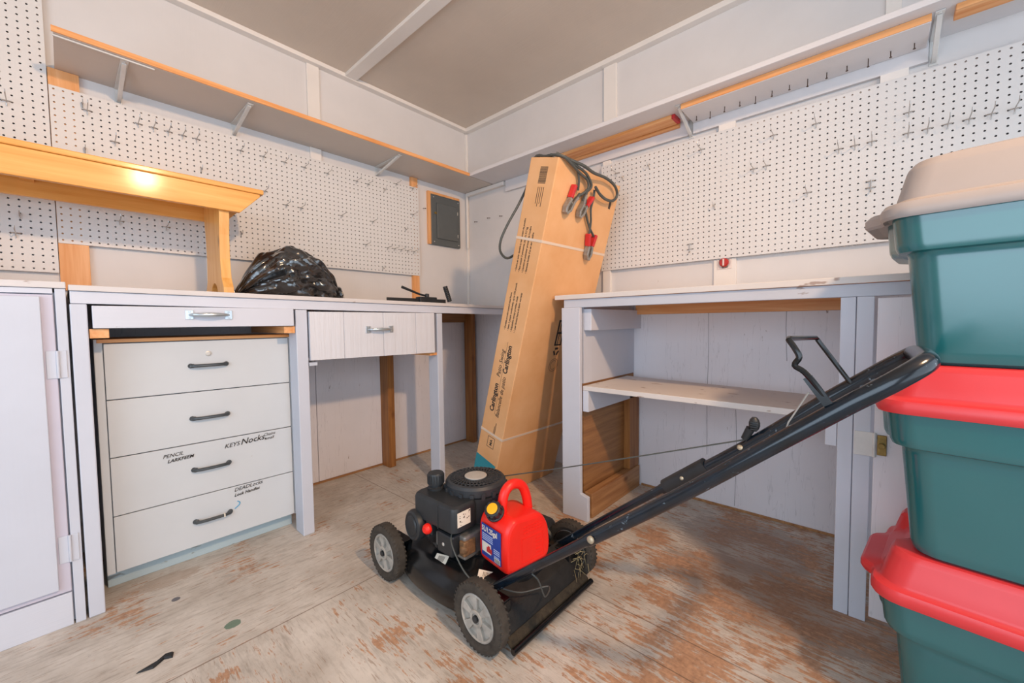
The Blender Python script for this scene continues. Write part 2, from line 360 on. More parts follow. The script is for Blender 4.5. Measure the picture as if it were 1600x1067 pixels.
# the wall behind the photographer has a wide open doorway, the far side wall a window
struct('wall_back', MB().box(-3.8, -3.25, -4.5, -4.4, 0, CEIL).box(-0.25, 0.0, -4.5, -4.4, 0, CEIL).box(-3.25, -0.25, -4.5, -4.4, 2.2, CEIL), M['wall'])
struct('wall_side', MB().box(-3.8, -3.7, -4.4, -3.5, 0, CEIL).box(-3.8, -3.7, -1.2, 0.0, 0, CEIL).box(-3.8, -3.7, -3.5, -1.2, 0, 0.45).box(-3.8, -3.7, -3.5, -1.2, 2.05, CEIL), M['wall'])
struct('trim_15', MB().tube([(-0.0004, -1.80, 1.0), (-0.0004, -1.803, .8), (-0.0004, -1.797, .55), (-0.0004, -1.80, .25)], 0.0012, 4).tube([(-0.0004, -2.13, 1.03), (-0.0004, -2.128, .9), (-0.0004, -2.134, .75)], 0.0012, 4).tube([(-0.0004, -1.93, .5), (-0.0004, -1.936, .3), (-0.0004, -1.93, .02)], 0.0012, 4), simple('split_in_plywood', '#8c8588', 0.8))
struct('baseboard_left', MB().box(-2.1, -0.02, -0.006, 0.0, 0, 0.011), M['runner'])
struct('baseboard_right', MB().box(-0.006, 0.0, -2.34, -1.45, 0, 0.011), M['runner'])
struct('trim_1', MB().box(-3.7, 0, -0.042, 0.0, 2.417, CEIL), M['trimw'], 0.002)
struct('trim_2', MB().box(-0.042, 0, -4.4, -0.042, 2.412, CEIL), M['trimw'], 0.002)
struct('trim_3', MB().box(-0.995, -0.925, -4.4, -0.042, 2.42, CEIL), M['trimw'], 0.002)
struct('trim_4', MB().box(-1.205, -1.137, -0.014, 0.0, 1.976, 2.417).box(-1.20, -1.137, -0.014, 0.0, 1.888, 1.954), M['trimw'], 0.002)
struct('trim_5', MB().box(-0.014, 0, -1.297, -1.217, 1.977, 2.412), M['trimw'], 0.002)
struct('trim_6', MB().box(-0.018, 0, -0.018, 0.0, 1.977, 2.412).box(-0.018, 0, -0.018, 0.0, 1.07, 1.953), M['trimw'], 0.002)
struct('trim_7', MB().box(-0.008, 0, -2.475, -2.43, 1.977, 2.412), M['trimw'], 0.001)
# furring strips that carry the pegboards
struct('trim_8', MB().box(-2.185, -2.10, -0.0195, 0.0, 1.09, 1.954), M['raw_z'], 0.001)
struct('trim_9', MB().box(-0.535, -0.481, -0.0195, 0.0, 1.06, 1.954), M['raw_z'], 0.001)
struct('trim_10', MB().box(-0.0195, 0, -1.262, -1.214, 1.07, 1.875), M['trimw'], 0.001)
struct('trim_11', MB().box(-0.0195, 0, -1.915, -1.842, 1.6, 1.89), M['trimw'], 0.001)
struct('trim_12', MB().box(-0.0195, 0, -2.50, -2.42, 1.6, 1.89), M['trimw'], 0.001)
struct('trim_13', MB().box(-0.012, 0, -1.925, -1.825, 1.07, 1.238), M['trimw'], 0.001)
struct('trim_14', MB().box(-0.03, 0, -0.42, -0.019, 1.926, 1.953).box(-0.034, -0.019, -0.034, -0.019, 1.52, 1.926), M['trimw'], 0.003)

# ------------------------------------------------------------------ ceiling lamp (behind the camera; it throws the shadows)
lp = thing('ceiling_lamp', 'bare bulb in a white porcelain holder on the ceiling behind the camera', 'lamp', (LAMP.x, LAMP.y, CEIL))
MB().lathe([(0.06, 0), (0.055, 0.03), (0.03, 0.06), (0.022, 0.08)], (LAMP.x, LAMP.y, CEIL), (0, 0, -1)).build('lamp_holder', M['white_metal'], lp)
mb_, ntb, bsb = nodes('lit_bulb_glass'); bsb.inputs['Emission Color'].default_value = (1, .86, .7, 1); bsb.inputs['Emission Strength'].default_value = 12
MB().lathe([(0.012, 0), (0.014, 0.015), (0.02, 0.025), (0.013, 0.032)], (LAMP.x, LAMP.y, CEIL-0.08), (0, 0, -1)).build('bulb', mb_, lp)

# ------------------------------------------------------------------ pegboards with real holes
PITCH_IN = 0.0254
def pegboard(name, label, o, ax, nrm, cols, rows, edges):
    """o = first hole; ax = direction of increasing column; holes go down; edges = extra board left, right, top, bottom"""
    o = Vector(o); ax = Vector(ax); nz = Vector(nrm); dz = Vector((0, 0, -1)); h = PITCH_IN/2; r = 0.0034; th = 0.004
    mb = MB()
    ring = [(math.cos(math.pi*k/4), math.sin(math.pi*k/4)) for k in range(8)]
    sq = [(1, 0), (1, 1), (0, 1), (-1, 1), (-1, 0), (-1, -1), (0, -1), (1, -1)]
    fs = []
    for k in range(8):
        j = (k+1) % 8
        fs.append((k, j, 8+j, 8+k)); fs.append((8+k, 8+j, 16+j, 16+k))
    for c in range(cols):
        for w in range(rows):
            p = o+ax*(c*PITCH_IN)+dz*(w*PITCH_IN)
            mb.add([p+ax*(x*h)+dz*(y*h) for x, y in sq]+[p+ax*(x*r)+dz*(y*r) for x, y in ring]+[p+ax*(x*r)+dz*(y*r)-nz*th for x, y in ring], fs)
            mb.m[-15::2] = [1]*8
    x0, x1 = -h, (cols-1)*PITCH_IN+h; y0, y1 = -h, (rows-1)*PITCH_IN+h
    l, rr, t, b = edges
    def q(a0, a1, b0, b1):
        if a1-a0 > 1e-5 and b1-b0 > 1e-5: mb.add([o+ax*a0+dz*b0, o+ax*a1+dz*b0, o+ax*a1+dz*b1, o+ax*a0+dz*b1], [(0, 1, 2, 3)])
    q(x0-l, x0, y0-t, y1+b); q(x1, x1+rr, y0-t, y1+b); q(x0, x1, y0-t, y0); q(x0, x1, y1, y1+b)
    P = [(x0-l, y0-t), (x1+rr, y0-t), (x1+rr, y1+b), (x0-l, y1+b)]
    for k in range(4):
        a, c2 = P[k], P[(k+1) % 4]
        f = [o+ax*a[0]+dz*a[1], o+ax*c2[0]+dz*c2[1]]; mb.add(f+[f[1]-nz*th, f[0]-nz*th], [(0, 1, 2, 3)])
    ob = mb.build(name, [M['peg'], M['pegcore']]); tag(ob, label, 'pegboard'); return ob
YB = -0.024
pegboard('pegboard', 'long white pegboard under the orange-edged shelf, between breaker panel and left seam', (-1.5869-23*PITCH_IN, YB, 1.8732), (1, 0, 0), (0, -1, 0), 67, 24, (0.0, 0.004, 0, 0))
pegboard('pegboard', 'tall white pegboard at the left picture edge, reaching from bench top past the shelf end', (-2.2005-29*PITCH_IN, YB, 2.3895), (1, 0, 0), (0, -1, 0), 30, 49, (0, 0.001, 0.006, 0.0))
pegboard('pegboard', 'white pegboard on the right wall behind the plastic totes and carton', (YB, -2.3636+45*PITCH_IN, 1.8356), (0, -1, 0), (-1, 0, 0), 86, 24, (0, 0, 0, 0))

# hooks: one crossbar with two pins in the holes, an arm standing out from the board, a turned-up tip
def hook_mesh(kind):
    mb = MB(); r = 0.0017; hw = PITCH_IN/2
    if kind == 'n':
        mb.tube([(-hw, 0.003, 0), (-hw, -0.004, 0), (-hw+.004, -0.006, 0), (hw-.004, -0.006, 0), (hw, -0.004, 0), (hw, 0.003, 0)], r, 6)
        mb.tube(spline([(0, -0.005, -0.018), (0, -0.009, -0.006), (0, -0.020, 0.0), (0, -0.060, 0.002), (0, -0.069, 0.008), (0, -0.071, 0.017)], 3), r, 6)
    elif kind == 's':
        mb.tube(spline([(hw, 0.003, 0), (hw, -0.008, -0.002), (hw, -0.022, -0.016), (hw, -0.030, -0.012), (hw, -0.034, 0.004)], 3), r, 6)
        mb.tube([(hw, -0.006, 0), (hw, -0.007, -0.022)], r, 6)
    else:
        mb.tube([(-hw, 0.003, 0), (-hw, -0.006, 0), (hw, -0.006, 0), (hw, 0.003, 0)], r*1.2, 6)
        mb.tube([(-hw, 0.003, -PITCH_IN), (-hw, -0.006, -PITCH_IN), (hw, -0.006, -PITCH_IN), (hw, 0.003, -PITCH_IN)], r*1.2, 6)
        mb.tube([(0, -0.007, 0.004), (0, -0.007, -PITCH_IN-.012), (0, -0.02, -PITCH_IN-.02)], r*1.4, 6)
    return mb
H_L = [('n',36.5,0),('n',41.5,0),('s',-20.5,1),('n',-19.5,2),('n',-13.5,2),('n',-11.5,2),('n',-9.5,2),('n',-7.5,2),('n',-5.5,2),('n',1.5,2),('n',5.5,2),('n',9.5,2),('n',13.5,2),('n',18.5,2),('n',25.5,2),('n',28.5,2),('s',32.5,2),('n',-16.5,6),('s',-5.5,7),('n',41.5,7),('s',-20.5,8),('n',5.5,9),('n',9.5,11),('n',12.5,11),('n',21.5,11),('n',29.5,11),('s',38.5,11),('n',27.5,17),('n',33.5,17),('n',35.5,17),('n',37.5,17),('n',39.5,17),('n',41.5,17),('s',0.5,18),('n',-16.5,19),('n',-10.5,19),('s',31.5,22)]
H_R = [('n',-41.5,2),('s',-34.5,2),('n',-23.5,2),('s',-40.5,3),('n',-11.5,3),('n',-5.5,3),('n',5.5,5),('n',-14.5,8),('n',-12.5,8),('n',-2.5,8),('n',-0.5,8),('n',1.5,8),('n',5.5,8),('n',7.5,8),('n',9.5,8),('n',11.5,8),('n',13.5,8),('n',15.5,8),('s',-21.5,13),('n',-6.5,14),('m',1.5,14),('m',-25.5,20)]
protos = {}
ORD = ['first', 'second', 'third', 'fourth', 'fifth', 'sixth', 'seventh', 'eighth', 'ninth', 'tenth', 'eleventh', 'twelfth', 'thirteenth', 'fourteenth', 'fifteenth']
KN = {'n': 'silver peg hook', 's': 'short peg hook', 'm': 'doubled peg hook'}
def put_hooks(lst, place, where, rot, group):
    rows = {}
    for k, i, j in lst: rows.setdefault(j, []).append((i, k))
    js = sorted(rows)
    for n, j in enumerate(js):
        items = sorted(rows[j])
        for t, (i, k) in enumerate(items):
            if k not in protos:
                o = hook_mesh(k).build('peg_hook', M['steel'], None, origin=(0, 0, 0)); protos[k] = o
            else:
                o = protos[k].copy(); COL.objects.link(o)
            o.location = place(i, j); o.rotation_euler = (0, 0, rot)
            rn = 'lowest row' if n == len(js)-1 else ORD[n]+' row from top'
            pos = 'alone in ' if len(items) == 1 else ORD[t]+' from left in '
            tag(o, KN[k]+', '+pos+rn+' on '+where, 'hook', group)
put_hooks(H_L, lambda i, j: (-1.5869+i*PITCH_IN, YB, 1.8732-j*PITCH_IN), 'long left pegboard', 0, 'wire hooks on the long left pegboard')
put_hooks([('n', -3.5, 24), ('s', -3.5, 40), ('n', -3.5, 43)], lambda i, j: (-2.2005+i*PITCH_IN, YB, 2.3895-j*PITCH_IN), 'far left pegboard', 0, 'wire hooks on the far left pegboard')
put_hooks(H_R, lambda i, j: (YB, -2.3636-i*PITCH_IN, 1.8356-j*PITCH_IN), 'right pegboard', -math.pi/2, 'wire hooks on the right pegboard')
nl = MB().cyl((0, 0.01, 0), (0, -0.03, -0.008), 0.0018, None, 8).cyl((0, -0.029, -0.008), (0, -0.031, -0.0085), 0.004, None, 10).build('nail', M['nail'], None, origin=(0, 0, 0))
NL = [((-0.424, 0, 1.765), 0, 'rusty nail in the white wall between long pegboard and breaker panel'), ((0, -0.114, 1.724), -math.pi/2, 'rusty nail in the right wall, nearest the room corner'), ((0, -0.254, 1.728), -math.pi/2, 'rusty nail in the right wall, middle of the three beside the carton'), ((0, -0.380, 1.720), -math.pi/2, 'rusty nail in the right wall, closest to the tall carton')]
for i, (p, r, lab) in enumerate(NL):
    o = nl if i == 0 else nl.copy()
    if i: COL.objects.link(o)
    o.location = p; o.rotation_euler = (0, 0, r); tag(o, lab, 'nail', 'nails in the walls near the corner')

# ------------------------------------------------------------------ wall shelves
def bracket(parent, along, base, ax_out, ax_side, reach, drop):
    b = Vector(base); u = Vector(ax_out); s_ = Vector(ax_side); z = Vector((0, 0, 1)); mb = MB()
    mb.obox(b+u*(reach/2)-z*0.0025, u, s_, z, reach/2, 0.012, 0.0015)
    mb.obox(b+u*0.0015-z*(drop/2+.001), u, s_, z, 0.0015, 0.012, drop/2)
    a = b+u*(reach-0.02)-z*0.004; c = b+u*0.006-z*(drop-0.01)
    d = (c-a).normalized(); mb.obox((a+c)/2, d, s_, d.cross(s_), (c-a).length/2, 0.007, 0.005)
    mb.cyl(b+u*(reach-.012)-z*.003, b+u*(reach-.012)-z*.006, 0.005, None, 8)
    return mb.build('bracket', M['white_metal'], parent, 0.001)
sh = thing('wall_shelf', 'long greyish white shelf with a bare orange pine front edge above the left pegboard', 'shelf', (-1.08, -0.16, 1.955))
MB().box(-2.165, 0.0, -0.308, 0.0, 1.955, 1.975).build('shelf_board', M['shelf_x'], sh)
MB().box(-2.170, -0.256, -0.314, -0.308, 1.956, 1.976).build('front_edge', M['raw_x'], sh)
MB().box(-2.168, -1.90, -0.298, -0.291, 1.949, 1.955).build('edge_moulding', M['white_metal'], sh, 0.002)
for x in (-1.985, -1.568, -0.785): bracket(sh, 'x', (x, 0, 1.955), (0, -1, 0), (1, 0, 0), 0.285, 0.063)
sr = thing('wall_shelf', 'white shelf along the right wall carrying a rail of bent nails underneath', 'shelf', (-0.13, -1.8, 1.955))
MB().box(-0.256, 0.0, -3.4, -0.315, 1.955, 1.977).build('shelf_board', M['shelf_y'], sr, 0.002)
for y in (-1.71, -2.565): bracket(sr, 'y', (0, y, 1.955), (-1, 0, 0), (0, 1, 0), 0.20, 0.09)
MB().box(-0.13, -0.05, -1.655, -0.95, 1.936, 1.955).build('pine_strip', M['raw_y'], sr, 0.002)
MB().box(-0.128, -0.052, -1.672, -1.655, 1.935, 1.9548).build('red_end', M['redpaint'], sr, 0.002)
MB().box(-0.042, -0.020, -1.66, -0.95, 1.926, 1.955).build('pine_strip', M['raw_y'], sr, 0.002)
MB().box(-0.020, 0.0, -1.70, -0.43, 1.878, 1.955).box(-0.020, 0.0, -2.55, -1.722, 1.878, 1.955).build('wall_cleat', M['shelf_y'], sr, 0.002)
MB().box(-0.20, -0.19, -2.60, -3.4, 1.936, 1.955).box(-0.19, -0.13, -2.60, -3.4, 1.936, 1.955).build('pine_strip', M['raw_y'], sr, 0.002)
nr = MB().box(-0.196, -0.022, -2.545, -1.725, 1.928, 1.955).build('nail_rail', M['shelf_y'], sr, 0.002)
MB().box(-0.199, -0.196, -2.545, -1.725, 1.930, 1.954, 0).build('bare_edge', M['raw_y'], nr)
for k in range(13):
    y = -1.76-k*0.0625; l = 0.018+0.006*((k*5) % 3)
    MB().cyl((-0.085, y, 1.929), (-0.085-0.003*(k % 3), y, 1.928-l), 0.0017, None, 6).cyl((-0.085-0.003*(k % 3), y, 1.928-l), (-0.085-0.003*(k % 3), y, 1.926-l), 0.0042, None, 8).build('nail', M['nail'], nr)

# ------------------------------------------------------------------ breaker panel
bp = thing('breaker_panel', 'dark grey steel breaker panel with a small door, set in bare pine near the corner', 'electrical panel', (-0.24, -0.01, 1.515))
MB().box(-0.394, -0.372, -0.022, 0, 1.515, 1.893).box(-0.372, -0.10, -0.022, 0, 1.876, 1.893).build('pine_frame', M['raw_z'], bp, 0.001)
MB().box(-0.371, -0.100, -0.026, 0, 1.515, 1.875).build('cover', M['panelgrey'], bp, 0.004)
pd = MB().box(-0.325, -0.128, -0.034, -0.0262, 1.56, 1.82).build('panel_door', M['panelgrey'], bp, 0.006)
MB().box(-0.345, -0.325, -0.031, -0.0262, 1.735, 1.75).build('latch', M['brass'], bp, 0.001)
for z in (1.60, 1.77): MB().cyl((-0.133, -0.036, z-.012), (-0.133, -0.036, z+.012), 0.003, None, 8).build('hinge', M['silver'], pd)
for x, z in ((-0.35, 1.855), (-0.12, 1.855), (-0.35, 1.535), (-0.12, 1.535)): MB().cyl((x, -0.0262, z), (x, -0.029, z), 0.004, None, 10).build('screw', M['silver'], bp)

# ------------------------------------------------------------------ left workbench
def topz(x): return 1.0745+(-2.167-x)*0.0125      # the long top sags a little towards the corner
def slab(mb, x0, x1, y0, y1, t0, t1, m=0):
    return mb.hexa([(x0,y0,topz(x0)+t0),(x1,y0,topz(x1)+t0),(x1,y1,topz(x1)+t0),(x0,y1,topz(x0)+t0),(x0,y0,topz(x0)+t1),(x1,y0,topz(x1)+t1),(x1,y1,topz(x1)+t1),(x0,y1,topz(x0)+t1)], m)
wb = thing('workbench', 'long white painted workbench along the left wall with two drawers', 'workbench', (-1.1, -0.3, 0))
slab(MB(), -2.170, -0.02, -0.568, -0.001, -0.018, 0).build('bench_top', M['top_x'], wb, 0.002)
slab(MB(), -2.168, -0.16, -0.558, -0.538, -0.058, -0.0185).build('apron', M['bench_x'], wb, 0.002)
def leg(x0, x1, y0, y1, zt, m, nm='leg', taper=0.0):
    return MB().hexa([(x0+taper,y0,0),(x1-taper*.2,y0,0),(x1-taper*.2,y1,0),(x0+taper,y1,0),(x0,y0,zt),(x1,y0,zt),(x1,y1,zt),(x0,y1,zt)]).build(nm, m, wb, 0.003)
leg(-2.170, -2.132, -0.562, -0.475, 1.015, M['bench_z'])
leg(-1.510, -1.462, -0.562, -0.475, 1.006, M['bench_z'])
leg(-0.752, -0.714, -0.562, -0.475, 0.996, M['bench_z'])
leg(-0.800, -0.752, -0.095, -0.002, 1.035, M['brown_z'], 'wall_post')
leg(-0.075, -0.035, -0.105, -0.02, 1.028, M['brown_z'], 'wall_post')
MB().box(-0.752, -0.075, -0.04, -0.002, 0.945, 1.03).build('back_rail', M['brown_x'], wb, 0.002)
def ornate_pull(xc, zc, y, hw, parent):
    mb = MB()
    for s_ in (-1, 1):
        mb.box(xc+s_*hw-0.012, xc+s_*hw+0.012, y-0.004, y, zc-0.017, zc+0.017)
        for dz in (-0.011, 0.011): mb.cyl((xc+s_*hw, y-0.004, zc+dz), (xc+s_*hw, y-0.006, zc+dz), 0.0035, None, 8)
    pts = spline([(xc-hw, y-0.003, zc), (xc-hw*.8, y-0.018, zc), (xc-hw*.4, y-0.026, zc), (xc, y-0.028, zc), (xc+hw*.4, y-0.026, zc), (xc+hw*.8, y-0.018, zc), (xc+hw, y-0.003, zc)], 4)
    n = len(pts); mb.tube(pts, [0.004+0.0045*math.sin(math.pi*i/(n-1)) for i in range(n)], 10)
    return mb.build('pull_handle', M['handle'], parent, 0.0015)
d1 = MB().box(-2.122, -1.520, -0.570, -0.552, 0.937, 1.010).box(-2.11, -1.53, -0.552, -0.15, 0.945, 1.005).build('drawer', M['bench_x'], wb, 0.002)
ornate_pull(-1.816, 0.982, -0.570, 0.060, d1)
MB().box(-2.130, -2.085, -0.555, -0.10, 0.905, 0.935).build('drawer_runner', M['raw_y'], wb, 0.001)
MB().box(-1.555, -1.512, -0.555, -0.10, 0.905, 0.935).build('drawer_runner', M['raw_y'], wb, 0.001)
mbd = MB(); xs = [-1.456, -1.305, -1.30, -1.10, -1.095, -0.905, -0.90, -0.777]
for i in range(len(xs)-1):
    w = i % 2
    za, zb_ = [0.782-(q+1.456)*0.0118 for q in (xs[i], xs[i+1])]; ya = -0.570+.005*w
    mbd.hexa([(xs[i], ya, za), (xs[i+1], ya, zb_), (xs[i+1], -0.552, zb_), (xs[i], -0.552, za), (xs[i], ya, 0.998), (xs[i+1], ya, 0.998), (xs[i+1], -0.552, 0.998), (xs[i], -0.552, 0.998)])
mbd.box(-1.44, -0.79, -0.552, -0.12, 0.79, 0.99)
M['t111'] = painted('rough_grooved_siding_paint', '#dddde2', 'z', dirt_amt=0.8, grain=0.9)
d2 = mbd.build('drawer', M['t111'], wb)
ornate_pull(-1.117, 0.913, -0.570, 0.063, d2)
MB().box(-1.460, -1.425, -0.562, -0.10, 0.757, 0.772).build('drawer_runner', M['bench_y'], wb)
MB().box(-0.80, -0.753, -0.556, -0.10, 0.757, 0.772).build('drawer_runner', M['raw_y'], wb)

# ------------------------------------------------------------------ left cupboard (mostly outside the frame)
cb = thing('cupboard', 'white cupboard at the left picture edge with a hinged overlay door', 'cupboard', (-2.55, -0.3, 0))
MB().box(-2.95, -2.175, -0.566, -0.027, 1.062, 1.082).build('cupboard_top', M['top_x'], cb, 0.002)
MB().box(-2.95, -2.196, -0.54, -0.03, 0.005, 1.05).build('carcass', M['bench_z'], cb)
MB().box(-2.199, -2.176, -0.560, -0.40, 0.0, 1.061).build('stile', M['bench_z'], cb, 0.0015)
MB().box(-2.95, -2.203, -0.560, -0.541, 0.0, 0.105).build('kick_board', M['bench_x'], cb, 0.002)
MB().box(-2.95, -2.203, -0.560, -0.541, 1.045, 1.061).build('top_rail', M['bench_x'], cb, 0.001)
cd = MB().box(-2.94, -2.203, -0.560, -0.541, 0.110, 1.042).build('door', M['lilac'], cb, 0.002)
MB().box(-2.93, -2.229, -0.574, -0.5605, 0.128, 1.035).build('door_panel', M['bench_z'], cd, 0.002)
for z in (0.785, 0.205):
    MB().box(-2.225, -2.182, -0.5635, -0.5605, z, z+0.085).cyl((-2.201, -0.566, z), (-2.201, -0.566, z+.085), 0.004, None, 8).build('hinge', M['bench_z'], cb, 0.001)

# ------------------------------------------------------------------ chest of drawers under the bench
ch = thing('chest_of_drawers', 'cream four-drawer chest on a pale teal plinth under the left workbench', 'chest of drawers', (-1.8, -0.25, 0))
FY = -0.45
MB().box(-2.120, -2.098, FY, -0.04, 0.068, 0.899).box(-1.506, -1.490, FY, -0.04, 0.068, 0.895).box(-2.098, -1.506, FY+0.02, -0.04, 0.068, 0.885).build('carcass', M['cream'], ch, 0.002)
MB().box(-2.112, -1.498, FY-0.003, -0.04, 0.886, 0.8985).build('top_edge', M['raw_x'], ch, 0.001)
MB().box(-2.118, -1.500, -0.395, -0.04, 0.0, 0.068).build('plinth', M['teal_base'], ch, 0.002)
zl = [0.884, 0.686, 0.481, 0.272, 0.070]; zr = [0.884, 0.680, 0.477, 0.268, 0.070]
hz = [0.786, 0.580, 0.377, 0.170]
dr = []
for i in range(4):
    g = 0.0018
    d = MB().hexa([(-2.096, FY-0.004, zl[i+1]+g), (-1.508, FY-0.004, zr[i+1]+g), (-1.508, FY+0.018, zr[i+1]+g), (-2.096, FY+0.018, zl[i+1]+g), (-2.096, FY-0.004, zl[i]-g), (-1.508, FY-0.004, zr[i]-g), (-1.508, FY+0.018, zr[i]-g), (-2.096, FY+0.018, zl[i]-g)]).build('drawer', M['cream'], ch, 0.0012)
    dr.append(d); xc = -1.803-0.003*i; z = hz[i]; y = FY-0.004
    p = spline([(xc-.058, y, z), (xc-.054, y-.012, z), (xc-.040, y-.020, z), (xc, y-.022, z), (xc+.040, y-.020, z), (xc+.054, y-.012, z), (xc+.058, y, z)], 3)
    n = len(p)
    hm = MB().tube(p, [0.0095 if k in (0, 1, n-2, n-1) else 0.0062 for k in range(n)], 10)
    for s_ in (-1, 1): hm.ball((xc+s_*.054, y-.009, z), 0.0095, 10)
    hm.build('pull_handle', M['pull'], d)
tag(dr[0], 'top drawer with a round lock'); tag(dr[2], 'third drawer with black handwriting'); tag(dr[3], 'bottom drawer with black handwriting')
MB().lathe([(0.010, 0), (0.010, 0.003), (0.006, 0.004)], (-1.803, FY-0.004, 0.831), (0, -1, 0), 20).build('lock', M['silver'], dr[0])
TY = FY-0.0055
def scrawl(body, size, x, z, par, slope=0.06, bold=0, name='handwriting'):
    return text(name, body, size, (x, TY, z), (1, 0, slope), (-slope, 0, 1), M['ink'], par, 0.35, bold)
scrawl('KEYS', 0.024, -1.765, 0.437, dr[2], 0.05); scrawl('Nocks,', 0.034, -1.708, 0.439, dr[2], 0.06, 0.0002); scrawl('Chains\n small', 0.017, -1.622, 0.456, dr[2], 0.06)
scrawl('PENCIL', 0.019, -1.958, 0.444, dr[2], 0.04); scrawl('LARKFEEM', 0.017, -1.945, 0.424, dr[2], 0.06, 0.0003)
scrawl('DEADLocks', 0.021, -1.738, 0.247, dr[3], 0.06); scrawl('Lock Handles', 0.017, -1.738, 0.226, dr[3], 0.06, 0.0003)
MB().tube(spline([(-1.728, TY, 0.205), (-1.720, TY, 0.198), (-1.722, TY, 0.188), (-1.738, TY, 0.176)], 4), 0.002, 6).build('blue_crayon_mark', simple('blue_crayon', '#5aa6cc', 0.7), dr[3])
MB().obox((-1.779, FY-.026, 0.170), (1, 0, 0), (0, 1, 0), (0, 0, 1), 0.0022, 0.0066, 0.0066).build('white_tape', M['paper'], dr[3])

# ------------------------------------------------------------------ pine bench standing on the workbench
pb = thing('wooden_bench', 'varnished honey pine bench standing on the left workbench', 'bench', (-2.2, -0.29, 1.07))
MB().box(-2.85, -1.578, -0.445, -0.135, 1.505, 1.525).build('seat', M['honey'], pb, 0.004)
def apron(y0, y1):
    p = [(-2.80, 1.504), (-1.592, 1.504), (-1.592, 1.494), (-1.668, 1.414), (-2.74, 1.414)]
    MB().loft([[(x, y0, z) for x, z in p], [(x, y1, z) for x, z in p]], 0, False).build('apron', M['honey'], pb, 0.002)
apron(-0.440, -0.420); apron(-0.160, -0.140)
def bench_leg(x0, x1):
    zb = topz(x0)+0.0005 if x0 > -2.17 else 1.0825
    prof = [(-0.419, 1.503), (-0.419, 1.40), (-0.405, 1.32), (-0.402, 1.22), (-0.412, 1.14), (-0.438, zb+.03), (-0.440, zb), (-0.345, zb)]
    arch = [(-0.345+0.055*(1-math.cos(math.pi*k/8)), zb+0.055*math.sin(math.pi*k/8)) for k in range(1, 8)]
    back = [(-0.58-y, z) for y, z in prof[::-1]]
    p = prof+arch+back
    MB().loft([[(x0, y, z) for y, z in p], [(x1, y, z) for y, z in p]], 0, False).build('leg', M['honey_z'], pb, 0.002)
bench_leg(-1.738, -1.702); bench_leg(-2.70, -2.664)
MB().box(-2.268, -2.232, -0.419, -0.161, 1.464, 1.5045).build('cross_cleat', M['honey'], pb, 0.002)

# ------------------------------------------------------------------ bin bag
def bag():
    c = Vector((-1.445, -0.28, 0)); rings = []; N = 110; K = 70; zb = 0
    prof = []
    for i in range(K+1):
        t = i/K; x = -1.668+t*0.445; zb = topz(x-0.012)+0.002
        e = (1-(1-t/0.47)**1.8) if t < 0.47 else max(0.0, 1-((t-0.47)/0.53)**2.4)**0.5
        h = 0.25*max(e, .02); w = 0.17*(max(e, .02)**0.6)+0.01
        ring = []
        for j in range(N):
            a = 2*math.pi*j/N; ca, sa = math.cos(a), math.sin(a)
            p = Vector((x, -0.28+w*ca, zb+h*0.48+h*0.52*sa))
            f = noise.noise(Vector((x*9, ca*2.2, sa*2.2)))*0.024+noise.noise(Vector((x*7+3, a*3.2, 4)))*0.014
            ri = abs(noise.noise(Vector((x*4+a*1.5, a*2.4, 9)))); f -= 0.018*max(0, 0.25-ri)*4*0.6
            f += 0.050*abs(noise.noise(Vector((x*8+ca*2.2, sa*2.4+x*3, 2))))+0.022*abs(noise.noise(Vector((x*12-sa*3, ca*3.5, 5))))-0.014
            q = p+Vector((noise.noise(Vector((a*2, x*12, 7)))*0.012, ca*f, sa*f))
            q.z = max(q.z, zb); ring.append(q)
        rings.append(ring)
    o = MB().loft(rings, 0, True).build('garbage_bag', M['bag'], None)
    return o
bg_ = thing('garbage_bag', 'stuffed shiny black garbage bag lying on the left workbench, tied at its right end', 'bag', (-1.445, -0.28, topz(-1.44)))
bo = bag(); bo.name = 'bag_body'; me_ = bo.data; off = Vector(bo.location)-Vector(bg_.location)
for v in me_.vertices: v.co = v.co+off
bo.location = (0, 0, 0); bo.parent = bg_
zb = topz(-1.25)+0.002
kn = []
for i in range(15):
    t = i/14; x = -1.285+t*0.122; r = 0.075*(1-t)**1.1+0.014+0.012*math.sin(t*11)
    kn.append([Vector((x, -0.30+r*math.cos(a)*1.1*(1+.35*noise.noise(Vector((a*2.2, t*5, 1)))), max(zb, zb+0.060*(1-t)+0.010+r*math.sin(a)*(1+.35*noise.noise(Vector((a*2.5, t*4, 3))))))) for a in [2*math.pi*k/28 for k in range(28)]])
MB().loft(kn, 0, True).build('tied_end', M['bag'], bg_)

# ------------------------------------------------------------------ bar clamp lying on the bench
cz = topz(-1.0)+0.001
cl = thing('bar_clamp', 'black bar clamp with a ribbed grip lying on the workbench below the breaker panel', 'clamp', (-0.85, -0.45, cz))
MB().box(-1.00, -0.60, -0.456, -0.444, cz+0.002, cz+0.024).build('bar', M['black'], cl, 0.001)
MB().box(-0.80, -0.68, -0.475, -0.425, cz, cz+0.034).cyl((-0.735, -0.45, cz+.03), (-0.735, -0.45, cz+.055), 0.012, None, 12).build('sliding_jaw', M['black'], cl, 0.004)
MB().tube([(-0.745, -0.45, cz+0.042), (-0.79, -0.45, cz+0.05), (-0.905, -0.45, cz+0.085)], [0.006, 0.006, 0.008], 8).build('lever', M['black'], cl)
mg = MB(); a = Vector((-0.565, -0.45, cz+0.014)); b = Vector((-0.600, -0.45, cz+0.105)); n = 18
mg.lathe([(0.0135+0.002*(k % 2), (b-a).length*k/n) for k in range(n+1)], a, b-a, 14)
mg.build('grip', M['black'], cl)

